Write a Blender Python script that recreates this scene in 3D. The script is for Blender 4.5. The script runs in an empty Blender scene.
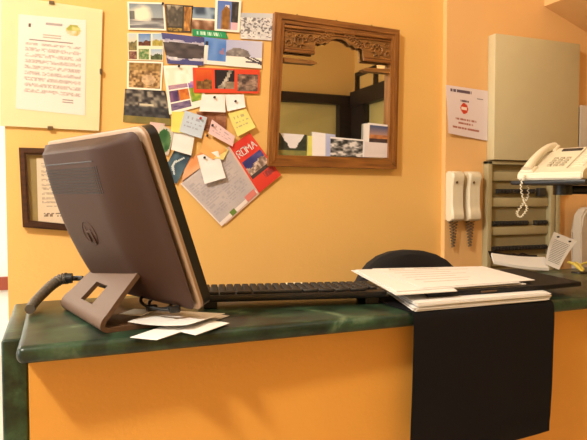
import bpy, bmesh, math, random
from mathutils import Vector, Matrix
random.seed(7)
C = bpy.context.scene.collection
PI = math.pi
WALL = 2.03          # y of the back wall plaster
PIL = 2.005          # y of the shallow pilaster on its right

# ------------------------------------------------------------------ materials
def lin(c):
    return tuple((v/255/12.92 if v/255 <= .04045 else ((v/255+.055)/1.055)**2.4) for v in c) + (1,)
def base_mat(name):
    m = bpy.data.materials.new(name); m.use_nodes = True
    nt = m.node_tree; return m, nt, nt.nodes['Principled BSDF']
def mat(name, rgb, rough=.5, metal=0, var=.06, scale=30, bump=0, bscale=200, spec=.5, trans=0, coat=0):
    m, nt, b = base_mat(name)
    N, L = nt.nodes, nt.links
    tc = N.new('ShaderNodeTexCoord'); nz = N.new('ShaderNodeTexNoise')
    nz.inputs['Scale'].default_value = scale; nz.inputs['Detail'].default_value = 4
    L.new(tc.outputs['Object'], nz.inputs['Vector'])
    mx = N.new('ShaderNodeMix'); mx.data_type = 'RGBA'
    c = lin(rgb)
    mx.inputs['A'].default_value = tuple(v*(1-var) for v in c[:3])+(1,)
    mx.inputs['B'].default_value = tuple(min(1, v*(1+var)) for v in c[:3])+(1,)
    L.new(nz.outputs['Fac'], mx.inputs['Factor']); L.new(mx.outputs['Result'], b.inputs['Base Color'])
    b.inputs['Roughness'].default_value = rough; b.inputs['Metallic'].default_value = metal
    b.inputs['Specular IOR Level'].default_value = spec
    b.inputs['Transmission Weight'].default_value = trans
    b.inputs['Coat Weight'].default_value = coat
    if bump:
        n2 = N.new('ShaderNodeTexNoise'); n2.inputs['Scale'].default_value = bscale
        L.new(tc.outputs['Object'], n2.inputs['Vector'])
        bp = N.new('ShaderNodeBump'); bp.inputs['Strength'].default_value = bump; bp.inputs['Distance'].default_value = .002
        L.new(n2.outputs['Fac'], bp.inputs['Height']); L.new(bp.outputs['Normal'], b.inputs['Normal'])
    return m
def marble(name):
    m, nt, b = base_mat(name); N, L = nt.nodes, nt.links
    tc = N.new('ShaderNodeTexCoord'); n1 = N.new('ShaderNodeTexNoise')
    n1.inputs['Scale'].default_value = 7; n1.inputs['Detail'].default_value = 9; n1.inputs['Distortion'].default_value = 1.6
    L.new(tc.outputs['Object'], n1.inputs['Vector'])
    r = N.new('ShaderNodeValToRGB'); e = r.color_ramp.elements
    e[0].position = .34; e[0].color = lin((16, 24, 17)); e[1].position = .62; e[1].color = lin((50, 74, 52))
    x = e.new(.70); x.color = lin((96, 112, 86)); x = e.new(.5); x.color = lin((34, 50, 36))
    L.new(n1.outputs['Fac'], r.inputs['Fac'])
    n2 = N.new('ShaderNodeTexNoise'); n2.inputs['Scale'].default_value = 120; n2.inputs['Detail'].default_value = 3
    L.new(tc.outputs['Object'], n2.inputs['Vector'])
    mx = N.new('ShaderNodeMix'); mx.data_type = 'RGBA'; mx.blend_type = 'OVERLAY'; mx.inputs['Factor'].default_value = .5
    L.new(r.outputs['Color'], mx.inputs['A']); L.new(n2.outputs['Fac'], mx.inputs['B'])
    L.new(mx.outputs['Result'], b.inputs['Base Color'])
    b.inputs['Roughness'].default_value = .3; b.inputs['Specular IOR Level'].default_value = .35
    return m
def wood(name, dark, light, rough=.4, axis=0):
    m, nt, b = base_mat(name); N, L = nt.nodes, nt.links
    tc = N.new('ShaderNodeTexCoord'); mp = N.new('ShaderNodeMapping')
    s = [40, 40, 40]; s[axis] = 4; mp.inputs['Scale'].default_value = s
    nz = N.new('ShaderNodeTexNoise'); nz.inputs['Scale'].default_value = 2; nz.inputs['Detail'].default_value = 6; nz.inputs['Distortion'].default_value = .6
    L.new(tc.outputs['Object'], mp.inputs['Vector']); L.new(mp.outputs['Vector'], nz.inputs['Vector'])
    r = N.new('ShaderNodeValToRGB'); e = r.color_ramp.elements
    e[0].position = .3; e[0].color = lin(dark); e[1].position = .7; e[1].color = lin(light)
    L.new(nz.outputs['Fac'], r.inputs['Fac']); L.new(r.outputs['Color'], b.inputs['Base Color'])
    b.inputs['Roughness'].default_value = rough
    return m
def printed(name, rough=.45):
    m, nt, b = base_mat(name); N, L = nt.nodes, nt.links
    a = N.new('ShaderNodeAttribute'); a.attribute_name = 'print'
    tc = N.new('ShaderNodeTexCoord'); nz = N.new('ShaderNodeTexNoise'); nz.inputs['Scale'].default_value = 300
    L.new(tc.outputs['Object'], nz.inputs['Vector'])
    mx = N.new('ShaderNodeMix'); mx.data_type = 'RGBA'; mx.blend_type = 'OVERLAY'; mx.inputs['Factor'].default_value = .12
    L.new(a.outputs['Color'], mx.inputs['A']); L.new(nz.outputs['Fac'], mx.inputs['B'])
    L.new(mx.outputs['Result'], b.inputs['Base Color']); b.inputs['Roughness'].default_value = rough
    return m
def glass_mat(name, rgb=(255, 255, 255), fac=.08):
    m = bpy.data.materials.new(name); m.use_nodes = True; nt = m.node_tree; N, L = nt.nodes, nt.links
    N.clear(); o = N.new('ShaderNodeOutputMaterial'); t = N.new('ShaderNodeBsdfTransparent'); g = N.new('ShaderNodeBsdfGlossy')
    g.inputs['Roughness'].default_value = .03; t.inputs['Color'].default_value = lin(rgb)
    mx = N.new('ShaderNodeMixShader'); mx.inputs['Fac'].default_value = fac*.6; L.new(t.outputs[0], mx.inputs[1]); L.new(g.outputs[0], mx.inputs[2])
    L.new(mx.outputs[0], o.inputs['Surface']); return m

M = {}
M['wall'] = mat('orange_wall_paint', (234, 187, 108), .6, var=.05, scale=3, bump=.25, bscale=90)
M['pilaster'] = mat('wall_paint_light_tint', (236, 188, 124), .6, var=.05, scale=3, bump=.25, bscale=90)  # same paint as the wall, with the pinker light there mixed into its colour
M['desk'] = mat('deep_orange_paint', (222, 158, 66), .55, var=.06, scale=5, bump=.2, bscale=120)
M['white'] = mat('white_plaster', (240, 240, 236), .7)
M['ceil'] = mat('ceiling_plaster', (244, 226, 190), .8)
M['floor'] = mat('pale_floor_tile', (205, 195, 180), .35)
M['redbrown'] = mat('red_brown_skirting', (150, 70, 50), .5)
M['marble'] = marble('green_marble')
M['shell'] = mat('brown_grey_plastic', (60, 37, 24), .55, var=.05, bump=.15, bscale=900, spec=.25)
M['shell_dark'] = mat('dark_vent_plastic', (44, 38, 38), .5)
M['standp'] = mat('satin_grey_plastic', (94, 69, 50), .48, var=.04, spec=.3)
M['rim'] = mat('pewter_bezel', (166, 138, 112), .4, metal=.2)
M['black'] = mat('black_plastic', (20, 19, 20), .4)
M['gloss'] = mat('black_gloss_screen', (8, 8, 10), .08)
M['key'] = mat('charcoal_keys', (26, 24, 23), .55)
M['cable'] = mat('black_cable_rubber', (18, 17, 17), .5)
M['sleeve'] = mat('grey_cable_sleeve', (84, 76, 66), .6, var=.15, scale=90)
M['paper'] = mat('white_paper', (228, 224, 219), .8, var=.03)
M['creamp'] = mat('cream_paper', (240, 226, 200), .8, var=.03)
M['blackcard'] = mat('black_card', (14, 12, 15), .75, var=.2, scale=60, bump=.2, bscale=300, spec=.2)
M['folder'] = mat('black_folder_vinyl', (17, 16, 19), .5, bump=.2, spec=.3)
M['print'] = printed('printed_paper')
M['frame'] = wood('carved_oak', (108, 64, 26), (158, 102, 46), .38, 0)
M['framev'] = wood('carved_oak_upright', (108, 64, 26), (158, 102, 46), .38, 2)
M['carve'] = wood('carved_oak_relief', (104, 66, 28), (160, 110, 54), .42, 0)
M['darkwood'] = wood('dark_walnut', (48, 26, 18), (80, 46, 30), .4, 0)
M['beam'] = wood('black_brown_beam', (24, 16, 12), (44, 30, 22), .5, 0)
M['mat'] = mat('olive_mount_board', (150, 132, 84), .8)
M['creammat'] = mat('cream_mount_board', (232, 222, 176), .8, var=.03)
M['clip'] = mat('steel_clip', (120, 105, 85), .35, metal=.8)
M['metalbox'] = mat('beige_grey_metal', (204, 190, 150), .5, var=.05, scale=12)
M['panel'] = mat('grey_green_metal', (172, 160, 122), .5, var=.1, scale=14)
M['panelin'] = mat('olive_grey_backplate', (142, 130, 96), .55, var=.12, scale=14)
M['breaker'] = mat('dark_breaker_plastic', (46, 44, 42), .5)
M['breakerl'] = mat('grey_breaker_plastic', (168, 160, 140), .5)
M['ivory'] = mat('ivory_plastic', (228, 218, 192), .4, var=.03)
M['ivoryd'] = mat('dark_ivory_plastic', (176, 166, 140), .5)  # darker ivory for the keypad and seam
M['coil'] = mat('brown_grey_coil_cord', (112, 92, 66), .6)
M['chair'] = mat('black_chair_fabric', (24, 23, 26), .8, var=.2, scale=200, bump=.4, bscale=700)
M['olive'] = mat('olive_blind_fabric', (206, 186, 116), .7, var=.12, scale=6)
M['pane'] = mat('dark_window_glass', (40, 42, 34), .06)
M['palegrey'] = mat('pale_grey_board', (196, 182, 162), .6)
M['yellow'] = mat('yellow_tape', (214, 190, 84), .5)
M['red'] = mat('red_pin_head', (170, 40, 36), .35)
M['pin'] = mat('dark_pin_head', (36, 30, 40), .3)
M['steel'] = mat('steel', (160, 160, 160), .3, metal=1)
M['eraser'] = mat('cream_eraser', (236, 228, 190), .6)
m_, nt_, b_ = base_mat('mirror_silver'); b_.inputs['Metallic'].default_value = 1; b_.inputs['Roughness'].default_value = .015
b_.inputs['Base Color'].default_value = (.80, .82, .78, 1); M['mirror'] = m_
M['glass'] = glass_mat('clear_picture_glass')

# ------------------------------------------------------------------ mesh helpers
def box(bm, c, s, bev=0, seg=2, rot=None, at=None):
    r = bmesh.ops.create_cube(bm, size=1); vs = r['verts']
    for v in vs: v.co = Vector((v.co.x*s[0], v.co.y*s[1], v.co.z*s[2]))
    if bev:
        es = list({e for v in vs for e in v.link_edges})
        rr = bmesh.ops.bevel(bm, geom=es, offset=bev, segments=seg, profile=.5, affect='EDGES')
        vs = list({v for f in rr['faces'] for v in f.verts} | {v for v in vs if v.is_valid})
    m = Matrix.Translation(Vector(c))
    if rot is not None: m = m @ rot.to_4x4()
    for v in vs: v.co = m @ v.co
    return vs
def span(bm, a, b, bev=0, seg=2):
    return box(bm, [(a[i]+b[i])/2 for i in range(3)], [abs(b[i]-a[i]) for i in range(3)], bev, seg)
def tube(bm, pts, r, n=8, cap=True):
    pts = [Vector(p) for p in pts]; rings = []; ref = None
    for i, p in enumerate(pts):
        t = (pts[min(i+1, len(pts)-1)]-pts[max(i-1, 0)]).normalized()
        if ref is None:
            ref = t.orthogonal().normalized()
        else:
            ref = (ref-t*ref.dot(t)); ref = ref.normalized() if ref.length > 1e-6 else t.orthogonal().normalized()
        b = t.cross(ref); rr = r[i] if isinstance(r, (list, tuple)) else r
        rings.append([bm.verts.new(p+(ref*math.cos(2*PI*k/n)+b*math.sin(2*PI*k/n))*rr) for k in range(n)])
    for a, b in zip(rings, rings[1:]):
        for k in range(n): bm.faces.new((a[k], a[(k+1) % n], b[(k+1) % n], b[k]))
    if cap:
        bm.faces.new(rings[0][::-1]); bm.faces.new(rings[-1])
def spline(P, n=8):
    P = [Vector(p) for p in P]; out = []
    for i in range(len(P)-1):
        a, b, c, d = P[max(i-1, 0)], P[i], P[i+1], P[min(i+2, len(P)-1)]
        for k in range(n):
            t = k/n
            out.append(.5*((2*b)+(c-a)*t+(2*a-5*b+4*c-d)*t*t+(3*b-a-3*c+d)*t**3))
    return out+[P[-1]]
def cyl(bm, a, b, r, n=16): tube(bm, [a, b], r, n)
def prism(bm, poly, f0, f1):
    """poly: 2-D outline; f0/f1 map a 2-D point to the two 3-D ends"""
    A = [bm.verts.new(f0(*p)) for p in poly]; B = [bm.verts.new(f1(*p)) for p in poly]
    n = len(poly)
    bm.faces.new(A); bm.faces.new(B[::-1])
    for i in range(n): bm.faces.new((A[(i+1) % n], A[i], B[i], B[(i+1) % n]))
def obj(name, bm, m, parent=None, smooth=False, matrix=None, label=None):
    if matrix is not None: bm.transform(matrix)
    bmesh.ops.recalc_face_normals(bm, faces=bm.faces)
    if parent is not None:
        off = parent_world(parent)
    else:
        xs = [v.co for v in bm.verts]
        off = Vector(((min(v.x for v in xs)+max(v.x for v in xs))/2, (min(v.y for v in xs)+max(v.y for v in xs))/2, min(v.z for v in xs)))
    for v in bm.verts: v.co -= off
    me = bpy.data.meshes.new(name); bm.to_mesh(me); bm.free()
    ms = m if isinstance(m, list) else [m]
    for q in ms: me.materials.append(M[q])
    if smooth:
        for p in me.polygons: p.use_smooth = True
        try: me.set_sharp_from_angle(angle=math.radians(38))
        except Exception: pass
    o = bpy.data.objects.new(name, me); C.objects.link(o)
    if parent is not None: o.parent = parent
    else: o.location = off
    if label: o['label'] = label
    return o
def parent_world(p):
    v = Vector(p.location)
    while p.parent: p = p.parent; v += p.location
    return v
def thing(name, label, cat, loc, group=None):
    o = bpy.data.objects.new(name, None); o.empty_display_size = .05; C.objects.link(o); o.location = loc
    return tag(o, label, cat, group)
def tag(o, label, cat, group=None):
    o['label'] = label; o['category'] = cat
    if group: o['group'] = group
    return o
def struct(name, bm, m):
    o = obj(name, bm, m); o['kind'] = 'structure'; return o
NB = bmesh.new

# ------------------------------------------------------------------ setting
def slab(name, a, b, m):
    bm = NB(); span(bm, a, b); return struct(name, bm, m)
slab('wall_back', (-.14, WALL, 0), (3.08, WALL+.12, 2.95), 'wall')
slab('wall_pilaster', (1.478, PIL, 0), (3.08, WALL, 2.95), 'pilaster')
slab('floor', (-4.5, -1.9, -.1), (3.2, 5.2, 0), 'floor')
slab('ceiling', (-4.5, -1.9, 2.95), (3.2, 5.2, 3.05), 'ceil')
slab('wall_right', (3.08, -1.78, 0), (3.2, 2.15, 2.95), 'wall')
slab('wall_rear', (-4.5, -1.9, 0), (3.2, -1.78, 2.95), 'wall')
slab('wall_lobby', (-4.5, 5.1, 0), (2.0, 5.2, 2.95), 'white')
slab('trim_lobby', (-4.5, 5.06, .52), (2.0, 5.1, .62), 'redbrown')
bm = NB(); prism(bm, [(1.987, 2.076), (3.08, 1.70), (3.08, 2.95), (1.987, 2.95)], lambda x, z: (x, .6, z), lambda x, z: (x, PIL, z)); struct('trim_soffit', bm, 'pilaster')
# the glazed corner behind the camera that the mirror shows: dark timber, olive blinds
bm = NB()
span(bm, (.9, -1.78, 2.23), (3.08, -1.68, 2.33)); span(bm, (2.84, -1.78, 0), (3.08, -1.66, 2.23)); span(bm, (.9, -1.78, 0), (1.05, -1.68, 2.23)); span(bm, (1.05, -1.78, .5), (2.84, -1.7, .62))
fr = struct('window_1', bm, 'beam')
bm = NB(); span(bm, (1.05, -1.775, .62), (2.84, -1.755, 2.23)); obj('blind', bm, 'olive', fr)
bm = NB(); span(bm, (1.05, -1.75, .62), (2.84, -1.745, 2.23)); obj('pane', bm, 'glass', fr)
bm = NB()
span(bm, (2.96, -1.66, 2.20), (3.08, .45, 2.36)); span(bm, (2.98, -1.66, 0), (3.08, -1.40, 2.2)); span(bm, (2.98, .3, 0), (3.08, .45, 2.2)); span(bm, (2.98, -1.40, .5), (3.08, .3, .62))
fr = struct('window_2', bm, 'beam')
bm = NB(); span(bm, (3.055, -1.40, .62), (3.075, .3, 2.2)); obj('blind', bm, 'olive', fr)
bm = NB(); span(bm, (3.04, -1.40, .62), (3.045, .3, 2.2)); obj('pane', bm, 'glass', fr)
bm = NB()
for a, b in (((-1.70, 2.36), (-1.66, 2.54)), ((-1.30, 2.36), (-1.26, 2.54)), ((-1.70, 2.54), (-1.26, 2.58))): span(bm, (3.04, a[0], a[1]), (3.08, b[0], b[1]))
struct('trim_1', bm, 'beam')

# ------------------------------------------------------------------ reception counter
t = thing('reception_counter', 'orange reception counter with a polished dark green marble top', 'counter', (1.3, 1.25, 0))
bm = NB(); span(bm, (-.064, 1.060, .974), (3.06, 1.52, 1.005), .013, 4); obj('countertop', bm, 'marble', t, True)
bm = NB(); prism(bm, [(-.048, 1.130), (.75, 1.106), (3.06, 1.106), (3.06, 1.160), (-.048, 1.160)], lambda x, y: (x, y, 0), lambda x, y: (x, y, .974)); obj('front_panel', bm, 'desk', t)
bm = NB(); span(bm, (-.092, 1.142, 0), (-.05, 1.52, 1.001), .006, 3); obj('end_panel', bm, 'marble', t, True)
CT = 1.0051

# ------------------------------------------------------------------ flat printed things on the wall
_perm = [random.random() for _ in range(4096)]
def vn(x, y, s=0):
    xi, yi = math.floor(x), math.floor(y); fx, fy = x-xi, y-yi
    h = lambda a, b: _perm[(a*73+b*179+s*311) % 4096]
    fx = fx*fx*(3-2*fx); fy = fy*fy*(3-2*fy)
    return (h(xi, yi)*(1-fx)+h(xi+1, yi)*fx)*(1-fy)+(h(xi, yi+1)*(1-fx)+h(xi+1, yi+1)*fx)*fy
def mixc(a, b, t): t = max(0, min(1, t)); return tuple(a[i]+(b[i]-a[i])*t for i in range(3))
def patch(bm, quad, fn, nx, ny, y0, th=.0007, curl=None, lay=None):
    """a printed sheet: quad = TL,TR,BR,BL as (x,z) on the wall; front at y0, coloured per cell by fn(u,v)"""
    lay = bm.loops.layers.float_color.get('print') or bm.loops.layers.float_color.new('print')
    TL, TR, BR, BL = [Vector(q) for q in quad]
    def P(u, v, dy=0):
        p = (TL*(1-u)+TR*u)*(1-v)+(BL*(1-u)+BR*u)*v
        return Vector((p.x, y0-(curl(u, v) if curl else 0)+dy, p.y))
    F = [[bm.verts.new(P(i/nx, j/ny)) for i in range(nx+1)] for j in range(ny+1)]
    B = [[bm.verts.new(P(i/nx, j/ny, th)) for i in range(nx+1)] for j in range(ny+1)]
    def col(f, c):
        for l in f.loops: l[lay] = lin(c)
    edge = fn(.001, .001)
    for j in range(ny):
        for i in range(nx):
            col(bm.faces.new((F[j][i], F[j+1][i], F[j+1][i+1], F[j][i+1])), fn((i+.5)/nx, (j+.5)/ny))
            col(bm.faces.new((B[j][i], B[j][i+1], B[j+1][i+1], B[j+1][i])), (235, 230, 220))
    for j in range(ny):
        col(bm.faces.new((F[j][0], B[j][0], B[j+1][0], F[j+1][0])), edge); col(bm.faces.new((F[j][nx], F[j+1][nx], B[j+1][nx], B[j][nx])), edge)
    for i in range(nx):
        col(bm.faces.new((F[0][i], F[0][i+1], B[0][i+1], B[0][i])), edge); col(bm.faces.new((F[ny][i], B[ny][i], B[ny][i+1], F[ny][i+1])), edge)
def card(name, label, cat, quad, layer, fn, nx=26, ny=20, group=None, curl=None, parent=None, y=WALL):
    bm = NB(); patch(bm, quad, fn, nx, ny, y-.0015-layer*.0017, curl=curl)
    o = obj(name, bm, 'print', parent)
    if parent is None: tag(o, label, cat, group)
    return o
def border(fn, w=.06, h=.08, c=(246, 240, 224)):
    def g(u, v):
        if u < w or u > 1-w or v < h or v > 1-h: return c
        return fn((u-w)/(1-2*w), (v-h)/(1-2*h))
    return g
def grid(cells, c=(240, 234, 215), gap=.03):
    """cells: (u0,v0,u1,v1,fn)"""
    def g(u, v):
        for a, b, cc, d, f in cells:
            if a+gap/2 <= u < cc-gap/2 and b+gap/2 <= v < d-gap/2: return f((u-a)/(cc-a), (v-b)/(d-b))
        return c
    return g
def mottle(a, b, sc=8, s=0, p=1):
    return lambda u, v: mixc(a, b, (vn(u*sc, v*sc, s)*.6+vn(u*sc*2.3, v*sc*2.3, s+1)*.4)**p*1.5-.25)
def land(sky0, sky1, ground0, ground1, hor=.5, s=0, rough=.2):
    def g(u, v):
        h = hor+rough*(vn(u*5, s, s)-.5)+rough*.4*(vn(u*14, s, s+3)-.5)
        if v < h: return mixc(sky0, sky1, v/h)
        return mixc(ground0, ground1, vn(u*9, v*9, s)*1.3-.15)
    return g
def wave(u, v):
    d = math.hypot((u-.36)/.40, (v-.42)/.42)+.25*(vn(u*7, v*7, 4)-.5)
    c = mixc((128, 140, 150), (176, 184, 186), v) if v < .62 else mixc((90, 92, 100), (190, 190, 186), vn(u*4, v*22, 5))
    if u > .62 and .58 < v < .68: c = (96, 92, 90)
    if d < 1 and v < .72: c = mixc((236, 226, 200), c, (d-.55)*2.2)
    if u < .14 and .28 < v < .62: c = mixc(c, (70, 70, 66), .7)
    return c
def sunset(u, v):
    k = .5+.5*(1 if v > .5 else -1)
    w = abs(v-.52); h = .30-.18*math.sin(PI*u)+.10*vn(u*8, 1, 6)
    if w < .22+.05*math.sin(PI*u): return mixc((52, 46, 54), (92, 84, 84), vn(u*6, v*10, 7))
    if w < .27+.10*vn(u*9, k*7, 8): return mixc((240, 236, 230), (150, 146, 176), vn(u*12, v*10, 9))
    return mixc((84, 84, 140), (66, 68, 120), vn(u*3, v*3, 2))
def lighthouse(u, v):
    if .10 < u < .24 and v > .28: return mixc((250, 246, 236), (220, 214, 210), (u-.1)*7)
    if .11 < u < .23 and .14 < v <= .28: return (40, 44, 60)
    if .70 < u < .9 and .35 < v < .6 and vn(u*12, v*12, 3) > .45: return (150, 120, 150)
    return mixc((70, 120, 196), (110, 150, 214), vn(u*4, v*4, 1)) if v < .84 else (238, 232, 224)
def village(u, v):
    if .2 < u < .62 and v > .38-.2*math.sin((u-.2)*7): c = mixc((170, 118, 54), (120, 80, 36), vn(u*10, v*10, 2)); return c
    if .36 < u < .56 and v > .14: return (226, 214, 206)
    if u > .68: return mixc((30, 30, 34), (90, 84, 80), vn(u*9, v*9, 4)) if v < .72 else (226, 180, 190)
    return mixc((84, 116, 190), (120, 140, 190), v)
def snow(u, v):
    n = vn(u*13, v*11, 5); n2 = vn(u*24, v*22, 8)
    c = mixc((196, 194, 198), (236, 234, 230), n)
    if n2 > .62 and .15 < v < .9: c = mixc(c, (96, 92, 98), .8)
    if v < .18: c = mixc((180, 186, 196), (214, 214, 214), u)
    return c
def seaside(u, v):
    if v < .62:
        c = mixc((176, 180, 214), (204, 204, 226), u)
        if math.hypot((u-.32)/.34, (v-.55)/.26) < 1+.2*(vn(u*11, v*11, 3)-.5): c = mixc((104, 98, 100), (164, 154, 150), vn(u*16, v*16, 4))
        return c
    c = (242, 236, 226)
    if abs((v-.62)-.55*(u-.55)) < .03 and u > .5: c = (50, 46, 60)
    if abs((v-.62)-.55*(u-.72)) < .03 and u > .6: c = (60, 56, 70)
    if u > .55 and abs(v-.80) < .03: c = (84, 78, 90)
    return c
def crowd(u, v):
    n = vn(u*16, v*14, 2)
    c = mixc((96, 66, 34), (204, 168, 116), n*1.4-.1)
    if math.hypot((u-.62)/.22, (v-.66)/.2) < 1: c = mixc(c, (228, 196, 160), .6)
    if v < .3: c = mixc(c, (140, 110, 56), .5)
    return c
def old_town(u, v):
    if v > .8: return mixc((140, 124, 64), (110, 104, 60), vn(u*10, v*6, 2))
    n = vn(u*14, v*12, 6)
    c = mixc((36, 34, 40), (150, 142, 128), n*1.5-.25)
    if v > .5: c = mixc(c, (38, 42, 52), .6)
    if .35 < u < .65 and .40 < v < .48: c = (206, 196, 170)
    return c
flower = lambda a, b, s: (lambda u, v: mixc(a, b, vn(u*4+s, v*4, s)*1.6-.3))
collage = border(grid([(0, 0, .7, .42, flower((250, 244, 230), (240, 228, 206), 1)), (.0, .40, .62, .52, flower((150, 120, 160), (190, 150, 160), 2)),
    (.62, .34, 1, .54, flower((124, 96, 170), (180, 140, 190), 3)), (0, .52, .30, .82, flower((70, 50, 96), (130, 90, 130), 4)),
    (.30, .52, .62, .82, flower((214, 132, 52), (190, 90, 40), 5)), (.62, .52, .98, .9, flower((110, 150, 50), (200, 190, 70), 6)), (0, .82, .62, 1, flower((96, 80, 120), (140, 120, 150), 7))], (244, 236, 224), .02), .05, .06)
def bird(u, v):
    d = abs((v-.85)+.9*(u-.05)-.35*math.sin(u*5))
    c = (28, 26, 34)
    if .14 < u < .95 and d < .16+.1*vn(u*7, v*7, 2): c = mixc((206, 196, 180), (120, 112, 100), vn(u*9, v*9, 5)*1.4-.2)
    if u > .55 and v > .62: c = mixc((176, 150, 130), (120, 110, 90), vn(u*8, v*8, 6))
    return c
red_tri = grid([(.04, .06, .29, .86, land((214, 96, 36), (200, 70, 30), (150, 110, 60), (90, 60, 30), .55, 3)), (.31, .06, .63, .84, bird), (.65, .20, .98, .92, mottle((60, 46, 44), (180, 150, 130), 6, 4))], (222, 72, 44), .02)
multi1 = grid([(0, 0, .28, .66, land((186, 200, 210), (214, 206, 180), (150, 134, 80), (96, 90, 60), .45, 2)), (.28, 0, .66, .5, land((90, 130, 190), (150, 170, 200), (120, 66, 40), (70, 40, 30), .62, 3)),
    (.66, 0, 1, .5, land((150, 180, 210), (190, 200, 210), (190, 170, 80), (150, 140, 60), .5, 4)), (0, .66, .28, 1, mottle((90, 40, 40), (170, 140, 110), 4, 5)), (.28, .55, .62, 1, mottle((60, 110, 50), (200, 190, 150), 5, 6)), (.62, .55, 1, 1, land((150, 180, 210), (200, 205, 210), (90, 110, 70), (60, 70, 50), .5, 7))], (236, 226, 196), .05)
castle = grid([(.0, .0, .62, .82, land((196, 186, 160), (120, 110, 96), (70, 66, 60), (110, 100, 88), .25, 5, .4)), (.66, .05, .98, .95, mottle((120, 76, 36), (232, 170, 90), 4, 3)), (0, .84, .62, 1, mottle((70, 60, 40), (200, 160, 70), 8, 9))], (62, 58, 48), .03)
def green_bar(u, v):
    if v > .76:
        c = (30, 146, 92)
        if .82 < v < .93 and .12 < u < .85 and (int(u*26) % 5) != 0: c = mixc((230, 240, 226), (60, 160, 110), vn(u*60, 1, 3))
        return c
    if v < .38: return mixc((54, 70, 92), (150, 170, 190), vn(u*5, v*6, 2)*1.5-.25)
    if v < .44: return (236, 226, 206)
    return mixc((110, 70, 44), (210, 176, 150), vn(u*7, v*7, 5)*1.5-.25)

# wall quads in metres: top-left, top-right, bottom-right, bottom-left
G1 = 'postcards pinned beside the mirror'
pc = [
 ('postcard of a white wave crashing over grey sea, top left of the postcard cluster', [(0.2300, 1.8900), (0.3500, 1.9010), (0.3560, 1.8090), (0.2320, 1.7990)], 2, border(wave, .05, .07)),
 ('dark multi-view postcard with an orange glow, right of the wave postcard', [(0.3540, 1.8980), (0.4490, 1.9030), (0.4410, 1.8110), (0.3600, 1.8060)], 1, castle),
 ('postcard with a green caption strip along its bottom', [(0.4450, 1.8990), (0.5330, 1.9060), (0.5720, 1.8030), (0.4450, 1.8010)], 1, green_bar),
 ('white-bordered upright postcard of a brown village under blue sky', [(0.5260, 1.9360), (0.6200, 1.9410), (0.6120, 1.8280), (0.5220, 1.8260)], 3, border(village, .09, .06)),
 ('grey and white snowy postcard touching the corner of the mirror frame', [(0.6160, 1.8980), (0.7480, 1.9100), (0.7440, 1.8130), (0.6160, 1.8080)], 2, snow),
 ('multi-view postcard of small landscapes directly under the wave postcard', [(0.2290, 1.7890), (0.3490, 1.8010), (0.3450, 1.7080), (0.2310, 1.7010)], 1, multi1),
 ('purple-blue postcard of a dark lake island between white clouds', [(0.3390, 1.8000), (0.4860, 1.7980), (0.4820, 1.7020), (0.3590, 1.6990)], 3, sunset),
 ('bright blue postcard of a white lighthouse', [(0.4830, 1.8010), (0.5680, 1.7990), (0.5640, 1.7090), (0.4720, 1.7080)], 2, lighthouse),
 ('pale seaside postcard with dark lines on a white lower half', [(0.5650, 1.7990), (0.6980, 1.8050), (0.6940, 1.7090), (0.5610, 1.7080)], 3, seaside),
 ('brown postcard of a crowd, in the left column of cards', [(0.2280, 1.6980), (0.3450, 1.7040), (0.3380, 1.6070), (0.2260, 1.6060)], 2, border(crowd, .04, .05)),
 ('dark grey postcard of old town roofs, lowest of the left column', [(0.2200, 1.6060), (0.3510, 1.6080), (0.3740, 1.4910), (0.2120, 1.4970)], 1, old_town),
 ('white-bordered collage postcard of flowers and purple views', [(0.3450, 1.6910), (0.4610, 1.7040), (0.4960, 1.5690), (0.3640, 1.5280)], 2, collage),
 ('long red postcard holding three dark pictures', [(0.4440, 1.6920), (0.6870, 1.7040), (0.6830, 1.6190), (0.4470, 1.6070)], 4, red_tri)]
for lab, q, ly, fn in pc:
    card('postcard', lab, 'postcard', q, ly, fn, 44, 34, G1)
def note(c, c2=None, lines=False):
    c2 = c2 or tuple(v*.95 for v in c)
    def g(u, v):
        k = mixc(c, c2, vn(u*3, v*3, 2))
        if lines and .2 < v < .8 and int(v*14) % 3 == 0 and .12 < u < .85 and vn(u*40, int(v*14), 3) > .45: k = mixc(k, (110, 100, 120), .35)
        return k
    return g
G2 = 'paper notes pinned below the postcards'
def flap(a=.006): return lambda u, v: a*v*v
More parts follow.
